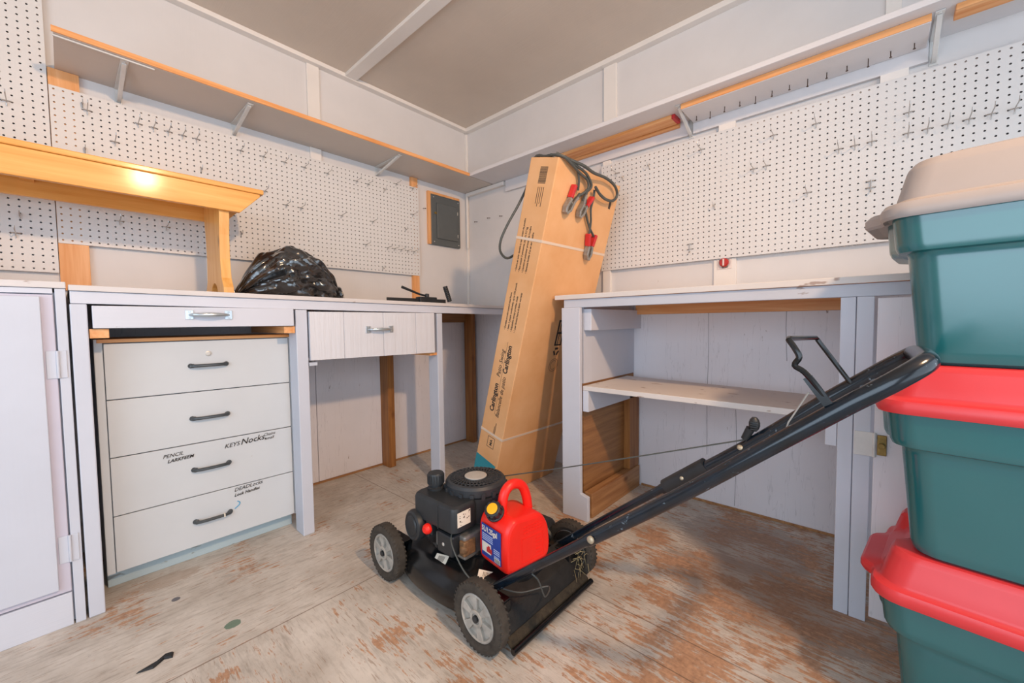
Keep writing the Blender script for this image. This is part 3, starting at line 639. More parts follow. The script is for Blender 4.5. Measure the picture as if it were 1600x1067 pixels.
# ------------------------------------------------------------------ leaning carton with jumper cables
RM = Matrix(((0.9997, 0.0228, -0.0056), (-0.0235, 0.9627, -0.2696), (-0.0008, 0.2696, 0.963)))
BO = Vector((-0.716, -0.938, 0.0005)); CW, CT, CL = 0.54, 0.163, 1.712
def bx(u, v, w): return BO+RM @ Vector((u, v, w))
UX, VX, WX = RM @ Vector((1, 0, 0)), RM @ Vector((0, 1, 0)), RM @ Vector((0, 0, 1))
ct = thing('carton', 'tall brown patio swing carton leaning against the end of the right workbench', 'box', (-0.45, -0.95, 0))
bxf = Matrix.Translation(BO) @ RM.to_4x4()
MB(bxf).box(0, CW, 0, CT, 0, CL).build('box_body', M['carton'], ct, 0.004)
def band(w, t=0.012):
    MB(bxf).box(-0.0015, CW+0.0015, -0.0015, 0, w-t/2, w+t/2).box(-0.0015, CW+0.0015, CT, CT+0.0015, w-t/2, w+t/2).box(-0.0015, 0, 0, CT, w-t/2, w+t/2).box(CW, CW+0.0015, 0, CT, w-t/2, w+t/2).build('strap', M['strap'], ct)
band(1.352); band(0.352)
MB(bxf).box(0.002, CW-.002, CT/2-0.03, CT/2+0.03, CL, CL+0.0006).build('tape', simple('parcel_tape', '#c99a68', 0.3), ct)
def ptext(body, size, v, w, bold=0, shear=0, squash=1.0, mat='ink'):
    return text('printed_text', body, size, bx(-0.0003, v, w), WX, VX, M[mat], ct, shear, bold, squash=squash)
ptext('Carlington', 0.042, 0.098, 0.470, 0.0012, squash=0.86); ptext('Patio Swing', 0.036, 0.098, 0.660, 0, 0.2, 0.86)
ptext('Balancelle de patio', 0.034, 0.056, 0.452, 0, 0.2, 0.86); ptext('Carlington', 0.042, 0.056, 0.690, 0.0012, squash=0.82)
MB(bxf).box(-0.0006, 0, 0.0875, 0.0885, 0.46, 0.85).build('printed_rule', M['inkfaint'], ct)
for body, v, w, sz in (('\u2022 Durable powder-coated steel frame', 0.122, 0.905, 0.0150), ('\u2022 Seats 3 people comfortably, up to 330 pounds', 0.100, 0.905, 0.0150), ('\u2022 Adjustable canopy provides shade', 0.078, 0.905, 0.0150), ('\u2022 1 year limited frame & fabric warranty', 0.056, 0.905, 0.0150),
                       ('\u2022 Cadre en acier durable \u00e0 rev\u00eatement de poudre', 0.122, 1.195, 0.0150), ('\u2022 Peut asseoir 3 personnes, jusqu\u2019\u00e0 317 kg', 0.100, 1.195, 0.0150), ('\u2022 L\u2019auvent en polyester procure de l\u2019ombre', 0.078, 1.195, 0.0150), ('\u2022 Garantie limit\u00e9e d\u2019un an sur le cadre', 0.056, 1.195, 0.0150)):
    ptext(body, sz, v, w, 0.0002, squash=0.82)
bc = MB(bxf); w = 1.60; random.seed(3)
while w < 1.672:
    t = random.choice((0.0012, 0.002, 0.003)); bc.box(-0.0005, 0, 0.048, 0.092, w, w+t); w += t+random.choice((0.0014, 0.0022))
bc.build('barcode', M['ink'], ct)
sp = MB(bxf)
for k in range(4): sp.box(-0.0005, 0, 0.050+0.011*k, 0.053+0.011*k, 1.50+0.012*(k % 2), 1.585)
sp.build('small_print', M['inkfaint'], ct)
MB(bxf).loft([[(-0.0006, v, w) for v, w in ((0.162, 0.02), (0.162, 0.205), (0.012, 0.196), (0.012, 0.02))], [(0, v, w) for v, w in ((0.162, 0.02), (0.162, 0.205), (0.012, 0.196), (0.012, 0.02))]], 0, False).build('teal_print', M['teal'], ct)
lg = MB(bxf)
for v0, v1, w0, w1 in ((0.098, 0.1005, 0.275, 0.335), (0.050, 0.0525, 0.275, 0.335), (0.050, 0.1005, 0.275, 0.2775), (0.050, 0.1005, 0.3325, 0.335)): lg.box(-0.0005, 0, v0, v1, w0, w1)
lg.build('logo_frame', M['inkfaint'], ct); ptext('MA', 0.024, 0.066, 0.287, 0.0004)
MB(bxf).box(-0.0005, 0, 0.060, 0.064, 0.345, 0.42).box(-0.0005, 0, 0.068, 0.071, 0.345, 0.40).build('small_print', M['inkfaint'], ct)
def wtext(body, size, u, w, mat, along=True, squash=1.0, bold=0):
    return text('printed_text', body, size, bx(u, -0.0003, w), WX if along else UX, -UX if along else WX, mat, ct, 0, bold, squash=squash)
MB(bxf).box(0.262, 0.320, -0.0006, 0, 0.845, 0.985).build('printed_label', M['ink'], ct)
wl = MB(bxf)
for u0 in (0.275, 0.290, 0.303):
    for w0 in (0.853, 0.920): wl.box(u0, u0+0.006, -0.0010, -0.0006, w0, w0+0.056)
wl.build('label_print', M['carton'], ct)
tr_ = MB(bxf)
for k in range(3):
    a = math.pi/2+k*2*math.pi/3; tr_.obox((0.290+0.016*math.cos(a), -0.0003, 0.812+0.016*math.sin(a)), (math.cos(a+math.pi/2), 0, math.sin(a+math.pi/2)), (math.cos(a), 0, math.sin(a)), (0, 1, 0), 0.014, 0.006, 0.0003)
tr_.build('recycling_mark', M['ink'], ct)
MB(bxf).tube([(0.292+0.036*math.cos(2*math.pi*k/28), 0.0, 0.735+0.036*math.sin(2*math.pi*k/28)) for k in range(28)], 0.0011, 4, 0, True).tube([(0.292+0.025*math.cos(2*math.pi*k/28), 0.0, 0.735+0.025*math.sin(2*math.pi*k/28)) for k in range(28)], 0.0011, 4, 0, True).build('round_stamp', M['inkfaint'], ct)
MB(bxf).box(0.468, 0.488, -0.0006, 0, 1.585, 1.62).build('small_barcode', M['inkfaint'], ct)

jc = thing('jumper_cables', 'dark jumper cables with red-handled clamps hung over the carton top', 'jumper cables', tuple(bx(0.2, -0.03, 1.6)))
R_ = 0.0062
def loc(l): return [bx(*p) for p in l]
mbj = MB()
mbj.tube(spline(loc([(0.02, 0.10, CL+.007), (0.0, 0.03, CL+.009), (0.02, -0.010, CL+.006), (0.075, -0.02, 1.700), (0.145, -0.022, 1.680), (0.20, -0.024, 1.668), (0.225, -0.025, 1.640), (0.205, -0.028, 1.615), (0.178, -0.022, 1.592)]), 5), R_, 8)
mbj.tube(spline(loc([(0.0, 0.05, CL+.010), (0.03, -0.008, CL+.008), (0.10, -0.022, 1.704), (0.18, -0.026, 1.690), (0.232, -0.028, 1.660), (0.243, -0.026, 1.640), (0.227, -0.020, 1.618)]), 5), R_, 8)
mbj.tube(spline(loc([(0.01, 0.03, CL+.018), (0.06, -0.016, CL+.004), (0.14, -0.036, 1.712), (0.22, -0.040, 1.702), (0.34, -0.030, 1.708), (0.43, -0.026, 1.698), (0.478, -0.025, 1.672), (0.482, -0.025, 1.645), (0.455, -0.026, 1.624), (0.39, -0.030, 1.616), (0.32, -0.034, 1.626), (0.262, -0.038, 1.648)]), 5), R_*1.15, 8)
mbj.tube(spline(loc([(0.12, -0.016, 1.695), (0.15, -0.016, 1.66), (0.165, -0.014, 1.61)]), 4), R_*.9, 8)
mbj.tube(spline(loc([(0.285, -0.02, 1.640), (0.292, -0.02, 1.60), (0.290, -0.02, 1.55), (0.315, -0.020, 1.49), (0.326, -0.018, 1.43)]), 4), R_*.9, 8)
mbj.tube(spline(loc([(0.235, -0.014, 1.60), (0.262, -0.014, 1.53), (0.315, -0.016, 1.47), (0.372, -0.018, 1.43)]), 4), R_*.9, 8)
# the loop that hangs behind the carton, seen to its left
mbj.tube(spline(loc([(0.02, 0.10, CL+.008), (0.03, 0.168, CL+.004), (0.04, 0.19, 1.60), (0.012, 0.20, 1.50), (-0.022, 0.215, 1.40), (-0.038, 0.225, 1.32), (-0.022, 0.225, 1.265), (0.03, 0.21, 1.25), (0.10, 0.19, 1.35), (0.08, 0.185, 1.60), (0.05, 0.172, CL+.004), (0.03, 0.06, CL+.010)]), 5), R_, 8)
mbj.build('cable', M['cable'], jc)
def clamp(nose, ang, handles, flip=1):
    """nose = (u, w) of the jaw tip; ang = direction from nose to handles in the face plane"""
    d = Vector((math.cos(ang), 0, math.sin(ang))); s_ = Vector((-math.sin(ang), 0, math.cos(ang))); n_ = Vector((0, -1, 0)); o = Vector((nose[0], -0.018, nose[1]))
    mb = MB(bxf)
    for k in (-1, 1):
        p0, p1, p2, p3 = o+s_*k*0.004, o+s_*k*0.016+d*0.022, o+s_*k*0.014+d*0.060, o+s_*k*0.024+d*0.098
        for a, b, w0 in ((p0, p1, 0.013), (p1, p2, 0.014), (p2, p3, 0.011)):
            x = (b-a).normalized(); mb.obox((a+b)/2, x, n_.cross(x), n_, (b-a).length/2+.003, 0.006, w0)
    mb.cyl(o+d*0.058-s_*.016+n_*0, o+d*0.058+s_*.016, 0.006, None, 10)
    c_ = mb.build('clamp', M['clampsteel'], jc, 0.002)
    for k in (-1, 1):
        a, b = o+s_*k*0.0175+d*0.070, o+s_*k*0.030+d*0.122; x = (b-a).normalized()
        if handles == 0 or handles == k: MB(bxf).obox((a+b)/2, x, n_.cross(x), n_, (b-a).length/2+.004, 0.0085, 0.014).build('clamp_handle', M['redpaint'], c_, 0.004)
        else: MB(bxf).tube([a, (a+b)/2, b], 0.0085, 10).build('cable_boot', M['cable'], c_)
clamp((0.100, 1.500), 1.12, 1); clamp((0.208, 1.500), 1.18, -1); clamp((0.356, 1.312), 1.62, 0)

# ------------------------------------------------------------------ right workbench with open shelf bay and cupboard
rb = thing('workbench', 'white painted workbench on the right wall with an open shelf bay and cupboard end', 'workbench', (-0.28, -2.2, 0))
MB().box(-0.568, -0.026, -3.4, -1.257, 1.046, 1.068, 0, 1).build('bench_top', [M['top_y'], M['raw_y']], rb, 0.002)
MB().box(-0.560, -0.538, -3.4, -1.306, 1.006, 1.0455).build('apron', M['bench_y'], rb, 0.002)
MB().box(-0.052, -0.0, -2.34, -1.435, 0.975, 1.0455).build('back_rail', M['raw_y'], rb, 0.002)
MB().prism([(-1.308, 0.0), (-1.448, 0.0), (-1.448, 0.115), (-1.408, 0.125), (-1.408, 1.0055), (-1.308, 1.0055)], (-0.560, 0, 0), (0, 1, 0), (0, 0, 1), -0.022).build('front_post', M['bench_z'], rb, 0.002)
MB().box(-0.538, -0.002, -1.402, -1.385, 0.645, 1.0455).build('side_panel', M['bench_z'], rb)
MB().box(-0.538, -0.002, -1.400, -1.385, 0.0, 0.6445).build('lower_panel', M['brown_x'], rb)
MB().box(-0.125, -0.012, -1.438, -1.4005, 0.121, 0.613).build('stud', M['brown_z'], rb, 0.002)
MB().box(-0.537, -0.0, -1.444, -1.4025, 0.898, 0.999).build('upper_cleat', M['bench_x'], rb, 0.002)
MB().box(-0.556, -0.02, -1.438, -1.4085, 0.515, 0.6145).build('shelf_cleat', M['bench_x'], rb, 0.002)
MB().box(-0.537, -0.02, -1.446, -1.4025, 0.0, 0.120).build('floor_runner', M['runner'], rb, 0.003)
MB().hexa([(-0.556, -2.345, 0.615), (-0.556, -1.409, 0.615), (-0.10, -1.409, 0.615), (-0.20, -2.345, 0.615), (-0.556, -2.345, 0.637), (-0.556, -1.409, 0.637), (-0.10, -1.409, 0.637), (-0.20, -2.345, 0.637)]).build('shelf', M['top_y'], rb, 0.002)
MB().box(-0.560, -0.538, -2.384, -2.347, 0.0, 1.0055).build('front_post', M['bench_z'], rb, 0.002)
MB().box(-0.562, -0.540, -2.426, -2.386, 0.0, 1.0055).build('cupboard_stile', M['bench_z'], rb, 0.002)
MB().box(-0.537, -0.002, -2.385, -2.365, 0.0, 1.045).build('side_panel', M['bench_z'], rb)
MB().box(-0.552, -0.535, -2.345, -2.316, 0.533, 0.6145).build('shelf_cleat', M['bench_x'], rb, 0.002)
dd = MB().box(-0.560, -0.540, -3.3, -2.433, 0.02, 1.000).build('cupboard_door', M['wall_low'], rb, 0.002)
MB().box(-0.566, -0.5625, -2.440, -2.388, 0.522, 0.595).cyl((-0.569, -2.434, .522), (-0.569, -2.434, .595), 0.004, None, 10).build('painted_hinge', M['white_metal'], rb, 0.001)
MB().box(-0.570, -0.5605, -2.462, -2.441, 0.53, 0.59).cyl((-0.5705, -2.451, .56), (-0.582, -2.451, .56), 0.008, None, 12).build('brass_latch', M['brass'], dd, 0.001)

kd = thing('wall_fitting', 'small red and clear plastic fitting on the right wall under the pegboard', 'fitting', (-0.012, -1.874, 1.218))
MB().cyl((-0.0125, -1.874, 1.218), (-0.016, -1.874, 1.218), 0.030, None, 28).box(-0.016, -0.0125, -1.906, -1.842, 1.188, 1.236).build('back_plate', M['clear'], kd, 0.001)
MB().lathe([(0.021, 0), (0.021, 0.010), (0.016, 0.016)], (-0.0162, -1.874, 1.218), (-1, 0, 0), 24).build('dial', M['redknob'], kd)
MB().box(-0.037, -0.0325, -1.8775, -1.8705, 1.202, 1.234).build('pointer', M['clear'], kd, 0.001)

sc_ = MB().loft([[(-2.095, -0.962, 0.0005), (-2.06, -0.975, 0.0005), (-2.035, -0.958, 0.0005), (-2.018, -0.968, 0.0005), (-2.012, -0.945, 0.0005), (-2.03, -0.938, 0.0005), (-2.05, -0.95, 0.0005)], [(-2.09, -0.962, 0.004), (-2.06, -0.971, 0.005), (-2.035, -0.955, 0.007), (-2.021, -0.964, 0.006), (-2.016, -0.947, 0.006), (-2.03, -0.942, 0.006), (-2.05, -0.953, 0.004)]], 0, False).build('rubber_scrap', M['scrap'])
tag(sc_, 'torn scrap of black rubber lying on the painted floor near the cupboard', 'scrap')

# ------------------------------------------------------------------ lawn mower
lm = thing('lawn_mower', 'black push lawn mower with grey-hubbed wheels standing on the worn floor', 'lawn mower', (-1.19, -1.36, 0))
def sellipse(cx, cy, a, b, z, e=2.6, n=48, rear=0.0):
    out = []
    for k in range(n):
        t = 2*math.pi*k/n; c, s_ = math.cos(t), math.sin(t)
        x = a*math.copysign(abs(c)**(2/e), c); y = b*math.copysign(abs(s_)**(2/e), s_)
        out.append(Vector((cx+x, cy+y, z+rear*max(0, -y))))
    return out
dk = MB()
dk.loft([sellipse(-1.19, -1.345, a, b, z, e) for a, b, z, e in ((.222, .292, .035, 2.5), (.226, .296, .042, 2.5), (.226, .296, .078, 2.5), (.220, .290, .10, 2.5), (.205, .277, .122, 2.5), (.182, .255, .138, 2.5), (.158, .225, .147, 2.4), (.150, .200, .149, 2.3), (.143, .185, .158, 2.2), (.132, .172, .163, 2.1))])
for x0, x1, y in ((-1.385, -1.34, -1.105), (-1.04, -0.985, -1.105), (-1.385, -1.34, -1.605), (-1.04, -0.985, -1.605)):
    dk.box(x0, x1, y-0.05, y+0.05, 0.07, 0.135)
dk.build('deck', M['blackgloss'], lm, 0.004)
MB().loft([sellipse(-1.205, -1.37, a, b, z, 2) for a, b, z in ((.138, .122, .160), (.138, .122, .168), (.128, .112, .175), (.12, .10, .172))]).build('deck_ring', M['blackgloss'], lm)
def wheel(x, y, out, R=0.1, W=0.046):
    s_ = out; c = Vector((x, y, R)); ax = Vector((s_, 0, 0)); h = W/2
    w = MB(); prof = [(0.070, -h+.004), (0.082, -h), (0.094, -h+.004), (R, -h+.012), (R, h-.012), (0.094, h-.004), (0.082, h), (0.070, h-.004), (0.066, h-.010)]
    w.lathe(prof, c, ax, 40, 0, False, False)
    for k in range(40):
        a = 2*math.pi*k/40; d = Vector((0, math.cos(a), math.sin(a))); t = Vector((0, -math.sin(a), math.cos(a)))
        for q, sh_ in ((-0.010, 0.0), (0.010, 0.5)):
            a2 = a+sh_*2*math.pi/40; d2 = Vector((0, math.cos(a2), math.sin(a2))); t2 = Vector((0, -math.sin(a2), math.cos(a2)))
            w.obox(c+ax*q+d2*(R-0.0030), ax*1.0+t2*0.5*(1 if q > 0 else -1), t2, d2, 0.009, 0.0032, 0.0025)
    t_ = w.build('wheel', M['rubber'], lm)
    r = MB(); r.lathe([(0.069, -h+.006), (0.069, h-.008), (0.064, h-.004), (0.060, h-.006), (0.058, h-.016), (0.001, h-.016)], c, ax, 40, 0, True, True)
    r.lathe([(0.026, h-.018), (0.024, h-.002), (0.015, h-.001), (0.014, h-.006), (0.0, h-.006)], c, ax, 24)
    for k in range(6):
        a = 2*math.pi*k/6+0.3; d = Vector((0, math.cos(a), math.sin(a))); t = Vector((0, -math.sin(a), math.cos(a)))
        p = [c+d*0.022+t*0.007, c+d*0.060+t*0.014, c+d*0.060-t*0.014, c+d*0.022-t*0.007]
        r.loft([[q+ax*(h-.018) for q in p], [q+ax*(h-.006) for q in p]], 0, False)
    r.build('wheel_rim', M['rim'], t_, 0.0015)
    MB().lathe([(0.010, h-.008), (0.010, h+.002), (0.006, h+.004)], c, ax, 8).build('axle_nut', M['black'], t_)
def hub_shield(x, y):
    MB().lathe([(0.068, 0), (0.066, .006), (0.03, .010), (0.0, .012)], (x, y, .1), (-1, 0, 0), 28).build('hub_shield', M['dirtblack'], lm)
hub_shield(-0.972, -1.605); hub_shield(-0.972, -1.105)
wheel(-1.417, -1.105, -1); wheel(-1.417, -1.605, -1); wheel(-0.952, -1.105, 1); wheel(-0.952, -1.605, 1)
fp = MB(); fp.hexa([(-1.392, -1.700, .030), (-0.985, -1.700, .030), (-0.985, -1.684, .044), (-1.392, -1.684, .044), (-1.392, -1.698, .038), (-0.985, -1.698, .038), (-0.985, -1.680, .054), (-1.392, -1.680, .054)])
MB().hexa([(-1.385, -1.684, .042), (-0.99, -1.684, .042), (-0.99, -1.60, .06), (-1.385, -1.60, .06), (-1.385, -1.655, .10), (-0.99, -1.655, .10), (-0.99, -1.58, .14), (-1.385, -1.58, .14)]).build('rear_skirt', M['dirtblack'], lm, 0.008)
fl_ = fp.build('rear_flap', M['duff'], lm, 0.002)
MB().cyl((-1.394, -1.708, 0.030), (-0.982, -1.708, 0.030), 0.009, None, 12).build('flap_rod', M['blackgloss'], fl_)
gm = MB(); random.seed(5)
for k in range(34):
    x = random.uniform(-1.05, -0.985); y = random.uniform(-1.70, -1.60); z = random.uniform(0.06, 0.14)
    d = Vector((random.uniform(-1, 1), random.uniform(-1, .3), random.uniform(-1.4, .2))).normalized()*random.uniform(.02, .05)
    a = Vector((x, y, z)); gm.tube([a, a+d*.5+Vector((0, 0, .006)), a+d], [0.0012, 0.001, 0.0004], 4)
tag(gm.build('dried_grass', M['grass'], fl_), kind='stuff')
ch_ = MB().prism([(-1.34, .07), (-1.54, .07), (-1.54, .13), (-1.50, .17), (-1.40, .17), (-1.34, .13)], (-0.99, 0, 0), (0, 1, 0), (0, 0, 1), 0.07).build('discharge_chute', M['black'], lm, 0.012)
# engine
EX, EY = -1.205, -1.362
MB().cyl((EX, EY, 0.165), (EX, EY, 0.27), 0.078, 0.074, 28).box(EX-.14, EX-.02, EY-.095, EY+.06, 0.166, 0.245).build('crankcase', M['alu'], lm, 0.006)
fins = MB()
for k in range(6): fins.box(EX-0.02, EX+0.115, EY-0.05, EY+0.07, 0.185+k*0.013, 0.190+k*0.013)
fins.build('cylinder_fins', M['alu'], lm)
MB().box(EX+0.06, EX+0.125, EY-0.085, EY+0.085, 0.175, 0.262).build('muffler', M['black'], lm, 0.008)
bh = MB(); bh.lathe([(0.108, 0.262), (0.113, 0.275), (0.114, 0.345)], (EX, EY, 0), (0, 0, 1), 48)
bh.build('blower_housing', M['black'], lm)
rc = MB(); rc.lathe([(0.105, 0.345), (0.109, 0.349), (0.109, 0.372), (0.103, 0.381), (0.094, 0.384), (0.092, 0.380), (0.045, 0.380), (0.043, 0.385), (0.0, 0.385)], (EX, EY, 0), (0, 0, 1), 48)
for k in range(36):
    a = 2*math.pi*k/36; d = Vector((math.cos(a), math.sin(a), 0)); t = Vector((-math.sin(a), math.cos(a), 0))
    d2 = (d+t*0.35).normalized()
    rc.obox(Vector((EX, EY, 0.382))+d*0.0695, d2, Vector((-d2.y, d2.x, 0)), (0, 0, 1), 0.026, 0.0028, 0.0028)
    if k % 2 == 0: rc.obox(Vector((EX, EY, 0.352))+d*0.111, t, d, (0, 0, 1), 0.0065, 0.004, 0.010)
for r0 in (0.058, 0.078): rc.tube([(EX+r0*math.cos(2*math.pi*k/36), EY+r0*math.sin(2*math.pi*k/36), 0.383) for k in range(36)], 0.0022, 6, 0, True)
rc.lathe([(0.0925, .3806), (0.0445, .3806)], (EX, EY, 0), (0, 0, 1), 48, 1, False, False)  # flat black ring between the ribs, standing in for slot shade
ro = rc.build('recoil_starter', [M['ribgrey'], M['void']], lm)
MB().lathe([(0.040, 0.3853), (0.040, 0.388), (0.036, 0.389)], (EX, EY, 0), (0, 0, 1), 36).build('silver_disc', M['silver'], ro)
# fuel tank block
def rrect(x0, x1, y0, y1, r, z, n=5):
    out = []
    for cx, cy, a0 in ((x1-r, y1-r, 0), (x0+r, y1-r, 90), (x0+r, y0+r, 180), (x1-r, y0+r, 270)):
        for k in range(n+1):
            a = math.radians(a0+90*k/n); out.append(Vector((cx+r*math.cos(a), cy+r*math.sin(a), z)))
    return out
tk = MB().loft([rrect(-1.385+i, -1.278, -1.452+i, -1.228-i, .022, z) for i, z in ((.006, .262), (0, .268), (0, .335), (.003, .344), (.010, .350))])
tk.tube([(-1.385, -1.37, .262), (-1.386, -1.37, .30), (-1.385, -1.37, .338), (-1.375, -1.37, .349)], 0.0022, 6)
tko = tk.build('fuel_tank', M['black'], lm)
CX, CY = -1.314, -1.270
cp = MB().lathe([(0.030, .350), (0.030, .356), (0.024, .360), (0.024, .366), (0.029, .368), (0.029, .402), (0.026, .407), (0.0, .407)], (CX, CY, 0), (0, 0, 1), 24)
for k in range(18):
    a = 2*math.pi*k/18; cp.obox((CX+.029*math.cos(a), CY+.029*math.sin(a), .386), (math.cos(a), math.sin(a), 0), (-math.sin(a), math.cos(a), 0), (0, 0, 1), 0.0015, 0.002, 0.015)
cp.build('fuel_cap', M['black'], tko)
st = MB().box(-1.370, -1.315, -1.4535, -1.4522, .285, .332).build('warning_label', M['paper'], tko)
ms = MB(); random.seed(11)
for k in range(16): x = random.uniform(-1.366, -1.322); z = random.uniform(.289, .327); ms.box(x, x+random.uniform(.002, .006), -1.4540, -1.4535, z, z+random.uniform(.0012, .004))
ms.build('label_print', M['inkfaint'], st)
af = MB().lathe([(0.040, 0), (0.052, .004), (0.054, .018), (0.050, .030), (0.044, .034), (0.040, .032), (0.034, .032), (0.030, .036), (0.0, .037)], (-1.368, -1.243, .232), (-1, 0.1, 0.05), 32).build('air_filter', M['black'], lm)
MB().box(-1.372, -1.30, -1.30, -1.235, .20, .262).build('carburettor_body', M['black'], lm, .004)
MB().box(-1.384, -1.372, -1.335, -1.302, .225, .268).box(-1.3725, -1.30, -1.332, -1.30, .23, .258).build('primer_mount', M['black'], lm, .002)
MB().lathe([(0.017, 0), (0.018, .006), (0.016, .014), (0.010, .020), (0.0, .021)], (-1.384, -1.318, .246), (-1, -.1, .05), 20).build('primer_bulb', M['red'], lm)
MB().box(-1.378, -1.335, -1.432, -1.352, .178, .250).build('carburettor_cover', M['black'], lm, .008)
MB().lathe([(0.006, 0), (0.005, .001), (0, .0012)], (-1.3785, -1.388, .213), (-1, 0, 0), 14).build('cover_emblem', M['silver'], lm)
MB().box(-1.352, -1.30, -1.462, -1.436, .182, .232).ball((-1.345, -1.452, .205), .016, 10).build('rusty_linkage', M['rust'], lm, .004)
# stickers on the deck
def deck_sticker(p, n, ax, hx, hy, name):
    n = Vector(n).normalized(); ax = Vector(ax); ax = (ax-n*ax.dot(n)).normalized(); ay = n.cross(ax)
    o = MB().obox(Vector(p), ax, ay, n, hx, hy, .0006).build(name, M['paper'], lm)
    b = MB(); k = -hx*.45
    while k < hx*.5: b.obox(Vector(p)+n*.0008+ax*k+ay*hy*.25, ax, ay, n, .0009, hy*.45, .0003); k += .0042
    b.build('barcode', M['inkfaint'], o)
deck_sticker((-1.366, -1.355, .1405), (-.62, 0, .82), (0.25, -1, 0), .028, .019, 'price_sticker')
deck_sticker((-1.322, -1.535, .1385), (-.28, -.45, .85), (0.5, -.8, 0), .030, .017, 'price_sticker')

# handle
hd = []
nx = [(-1.362, -1.545, .112), (-1.362, -1.60, .150), (-1.360, -1.955, .437)]
fx = [(-1.000, -1.545, .100), (-1.000, -1.60, .140), (-1.002, -1.990, .458)]
MB().tube(nx, 0.0125, 14).build('lower_handle_tube', M['navy'], lm)
MB().tube(fx, 0.0125, 14).build('lower_handle_tube', M['navy'], lm)
U = spline([(-1.360, -1.925, .412), (-1.358, -2.127, .572), (-1.355, -2.294, .713), (-1.350, -2.405, .806)], 4)+spline([(-1.348, -2.450, .842), (-1.330, -2.482, .868), (-1.29, -2.490, .875), (-1.09, -2.490, .872), (-1.05, -2.480, .864), (-1.032, -2.448, .838)], 4)+spline([(-1.028, -2.36, .765), (-1.018, -2.191, .616), (-1.004, -1.965, .436)], 4)
nU = len(U); MB().tube(U, 0.0152, 16).build('upper_handle_tube', M['navy'], lm)
for p, d, k in (((-1.377, -1.945, .429), (-1, 0, 0), 1), ((-1.026, -2.030, .492), (-1, 0, .2), .6), ((-1.034, -2.178, .612), (-.8, 0, .5), .75), ((-1.040, -2.345, .758), (-.8, 0, .5), .6)):
    MB().lathe([(0.009*k, 0), (0.009*k, .004*k), (0.005*k, .0075*k), (0, .008*k)], p, d, 14).build('handle_bolt', M['bolt'], lm)
MB().tube([(-1.003, -1.975, .447), (-1.010, -2.09, .540)], 0.0205, 14).build('cable_sleeve', M['black'], lm)
bl = MB(); bl.tube(spline([(-1.352, -2.378, .800), (-1.356, -2.360, .830), (-1.357, -2.343, .852), (-1.357, -2.330, .862), (-1.357, -2.336, .876), (-1.355, -2.330, .890), (-1.350, -2.320, .905)], 4)+[Vector((-1.345, -2.320, .907)), Vector((-1.06, -2.331, .898)), Vector((-1.052, -2.334, .893)), Vector((-1.040, -2.392, .800))], 0.0048, 10)
bl.obox((-1.356, -2.362, .822), (0, .55, .83), (1, 0, 0), (0, -.83, .55), .026, .0025, .007)
bl.build('brake_bail', M['blackgloss'], lm)
MB().tube([(-1.356, -2.350, .818), (-1.350, -2.322, .762), (-1.352, -2.318, .745)], 0.0014, 6).build('bail_wire', M['steel'], lm)
sg = MB(); sg.cyl((-1.024, -2.186, .634), (-1.026, -2.200, .664), .009, .011, 12); sg.ball((-1.026, -2.208, .676), .017, 14, 0, (.75, .75, 1.15))
for k in range(4): sg.obox((-1.041, -2.210, .666+k*.006), (0, 1, 0), (0, 0, 1), (1, 0, 0), .008, .0012, .002)
sg.build('starter_grip', M['black'], lm)
MB().tube(spline([(-1.100, -1.400, .362), (-1.070, -1.70, .462), (-1.026, -2.186, .632)], 6), 0.0022, 6).build('starter_rope', M['cable'], lm)
MB().tube(spline([(-1.36, -1.415, .262), (-1.385, -1.44, .235), (-1.392, -1.51, .175), (-1.378, -1.575, .148), (-1.37, -1.62, .172)], 6), 0.0024, 6).build('control_cable', M['cable'], lm)
MB().tube(spline([(-1.362, -1.745, .258), (-1.345, -1.76, .235), (-1.29, -1.74, .15), (-1.22, -1.70, .128), (-1.30, -1.66, .132), (-1.36, -1.64, .165)], 6), 0.0022, 6).build('control_cable', M['cable'], lm)
MB().tube([(-1.362+.0142*math.cos(a), -1.765+.0108*math.sin(a)*.64, .276-.0142*math.sin(a)*.77) for a in [2*math.pi*k/14 for k in range(14)]], 0.0018, 6, 0, True).build('cable_tie', M['black'], lm)

# ------------------------------------------------------------------ petrol can
GO = Vector((-1.322, -1.616, 0.168)); ex = Vector((.988, -.152, 0)).normalized(); ey = Vector((.152, .988, 0)).normalized(); ez = Vector((0, 0, 1))
gxf = Matrix.Identity(4)
for i, v in enumerate((ex, ey, ez)):
    for j in range(3): gxf[j][i] = v[j]
gxf.translation = GO
gc = thing('gas_can', 'red plastic gas can with a blue label standing on the lawn mower deck', 'gas can', tuple(GO+ex*.09+ey*.06))
def rounded(poly, r, n=4):
    out = []; L = len(poly)
    for i in range(L):
        p = Vector(poly[i]); a = (Vector(poly[i-1])-p); b = (Vector(poly[(i+1) % L])-p)
        q = min(r, a.length*.45, b.length*.45); A = p+a.normalized()*q; B = p+b.normalized()*q
        for k in range(n+1):
            t = k/n; out.append(A*(1-t)**2+p*2*t*(1-t)+B*t*t)
    return out
prof = rounded([(0.0, 0.0), (.178, 0.0), (.186, .045), (.180, .112), (.150, .160), (.060, .166), (.030, .172), (.0, .140), (-.004, .06)], .024)
cx_, cz_ = .09, .085
def inset(d): return [Vector((cx_+(p[0]-cx_)*(1-d/.09), 0, cz_+(p[1]-cz_)*(1-d/.085))) for p in prof]
body = MB(gxf).loft([[p+Vector((0, y, 0)) for p in inset(d)] for d, y in ((.014, -.006), (.007, -.004), (.002, .002), (0, .012), (0, .121), (.002, .131), (.007, .136), (.014, .138))])
gb = body.build('can_body', M['red'], gc)
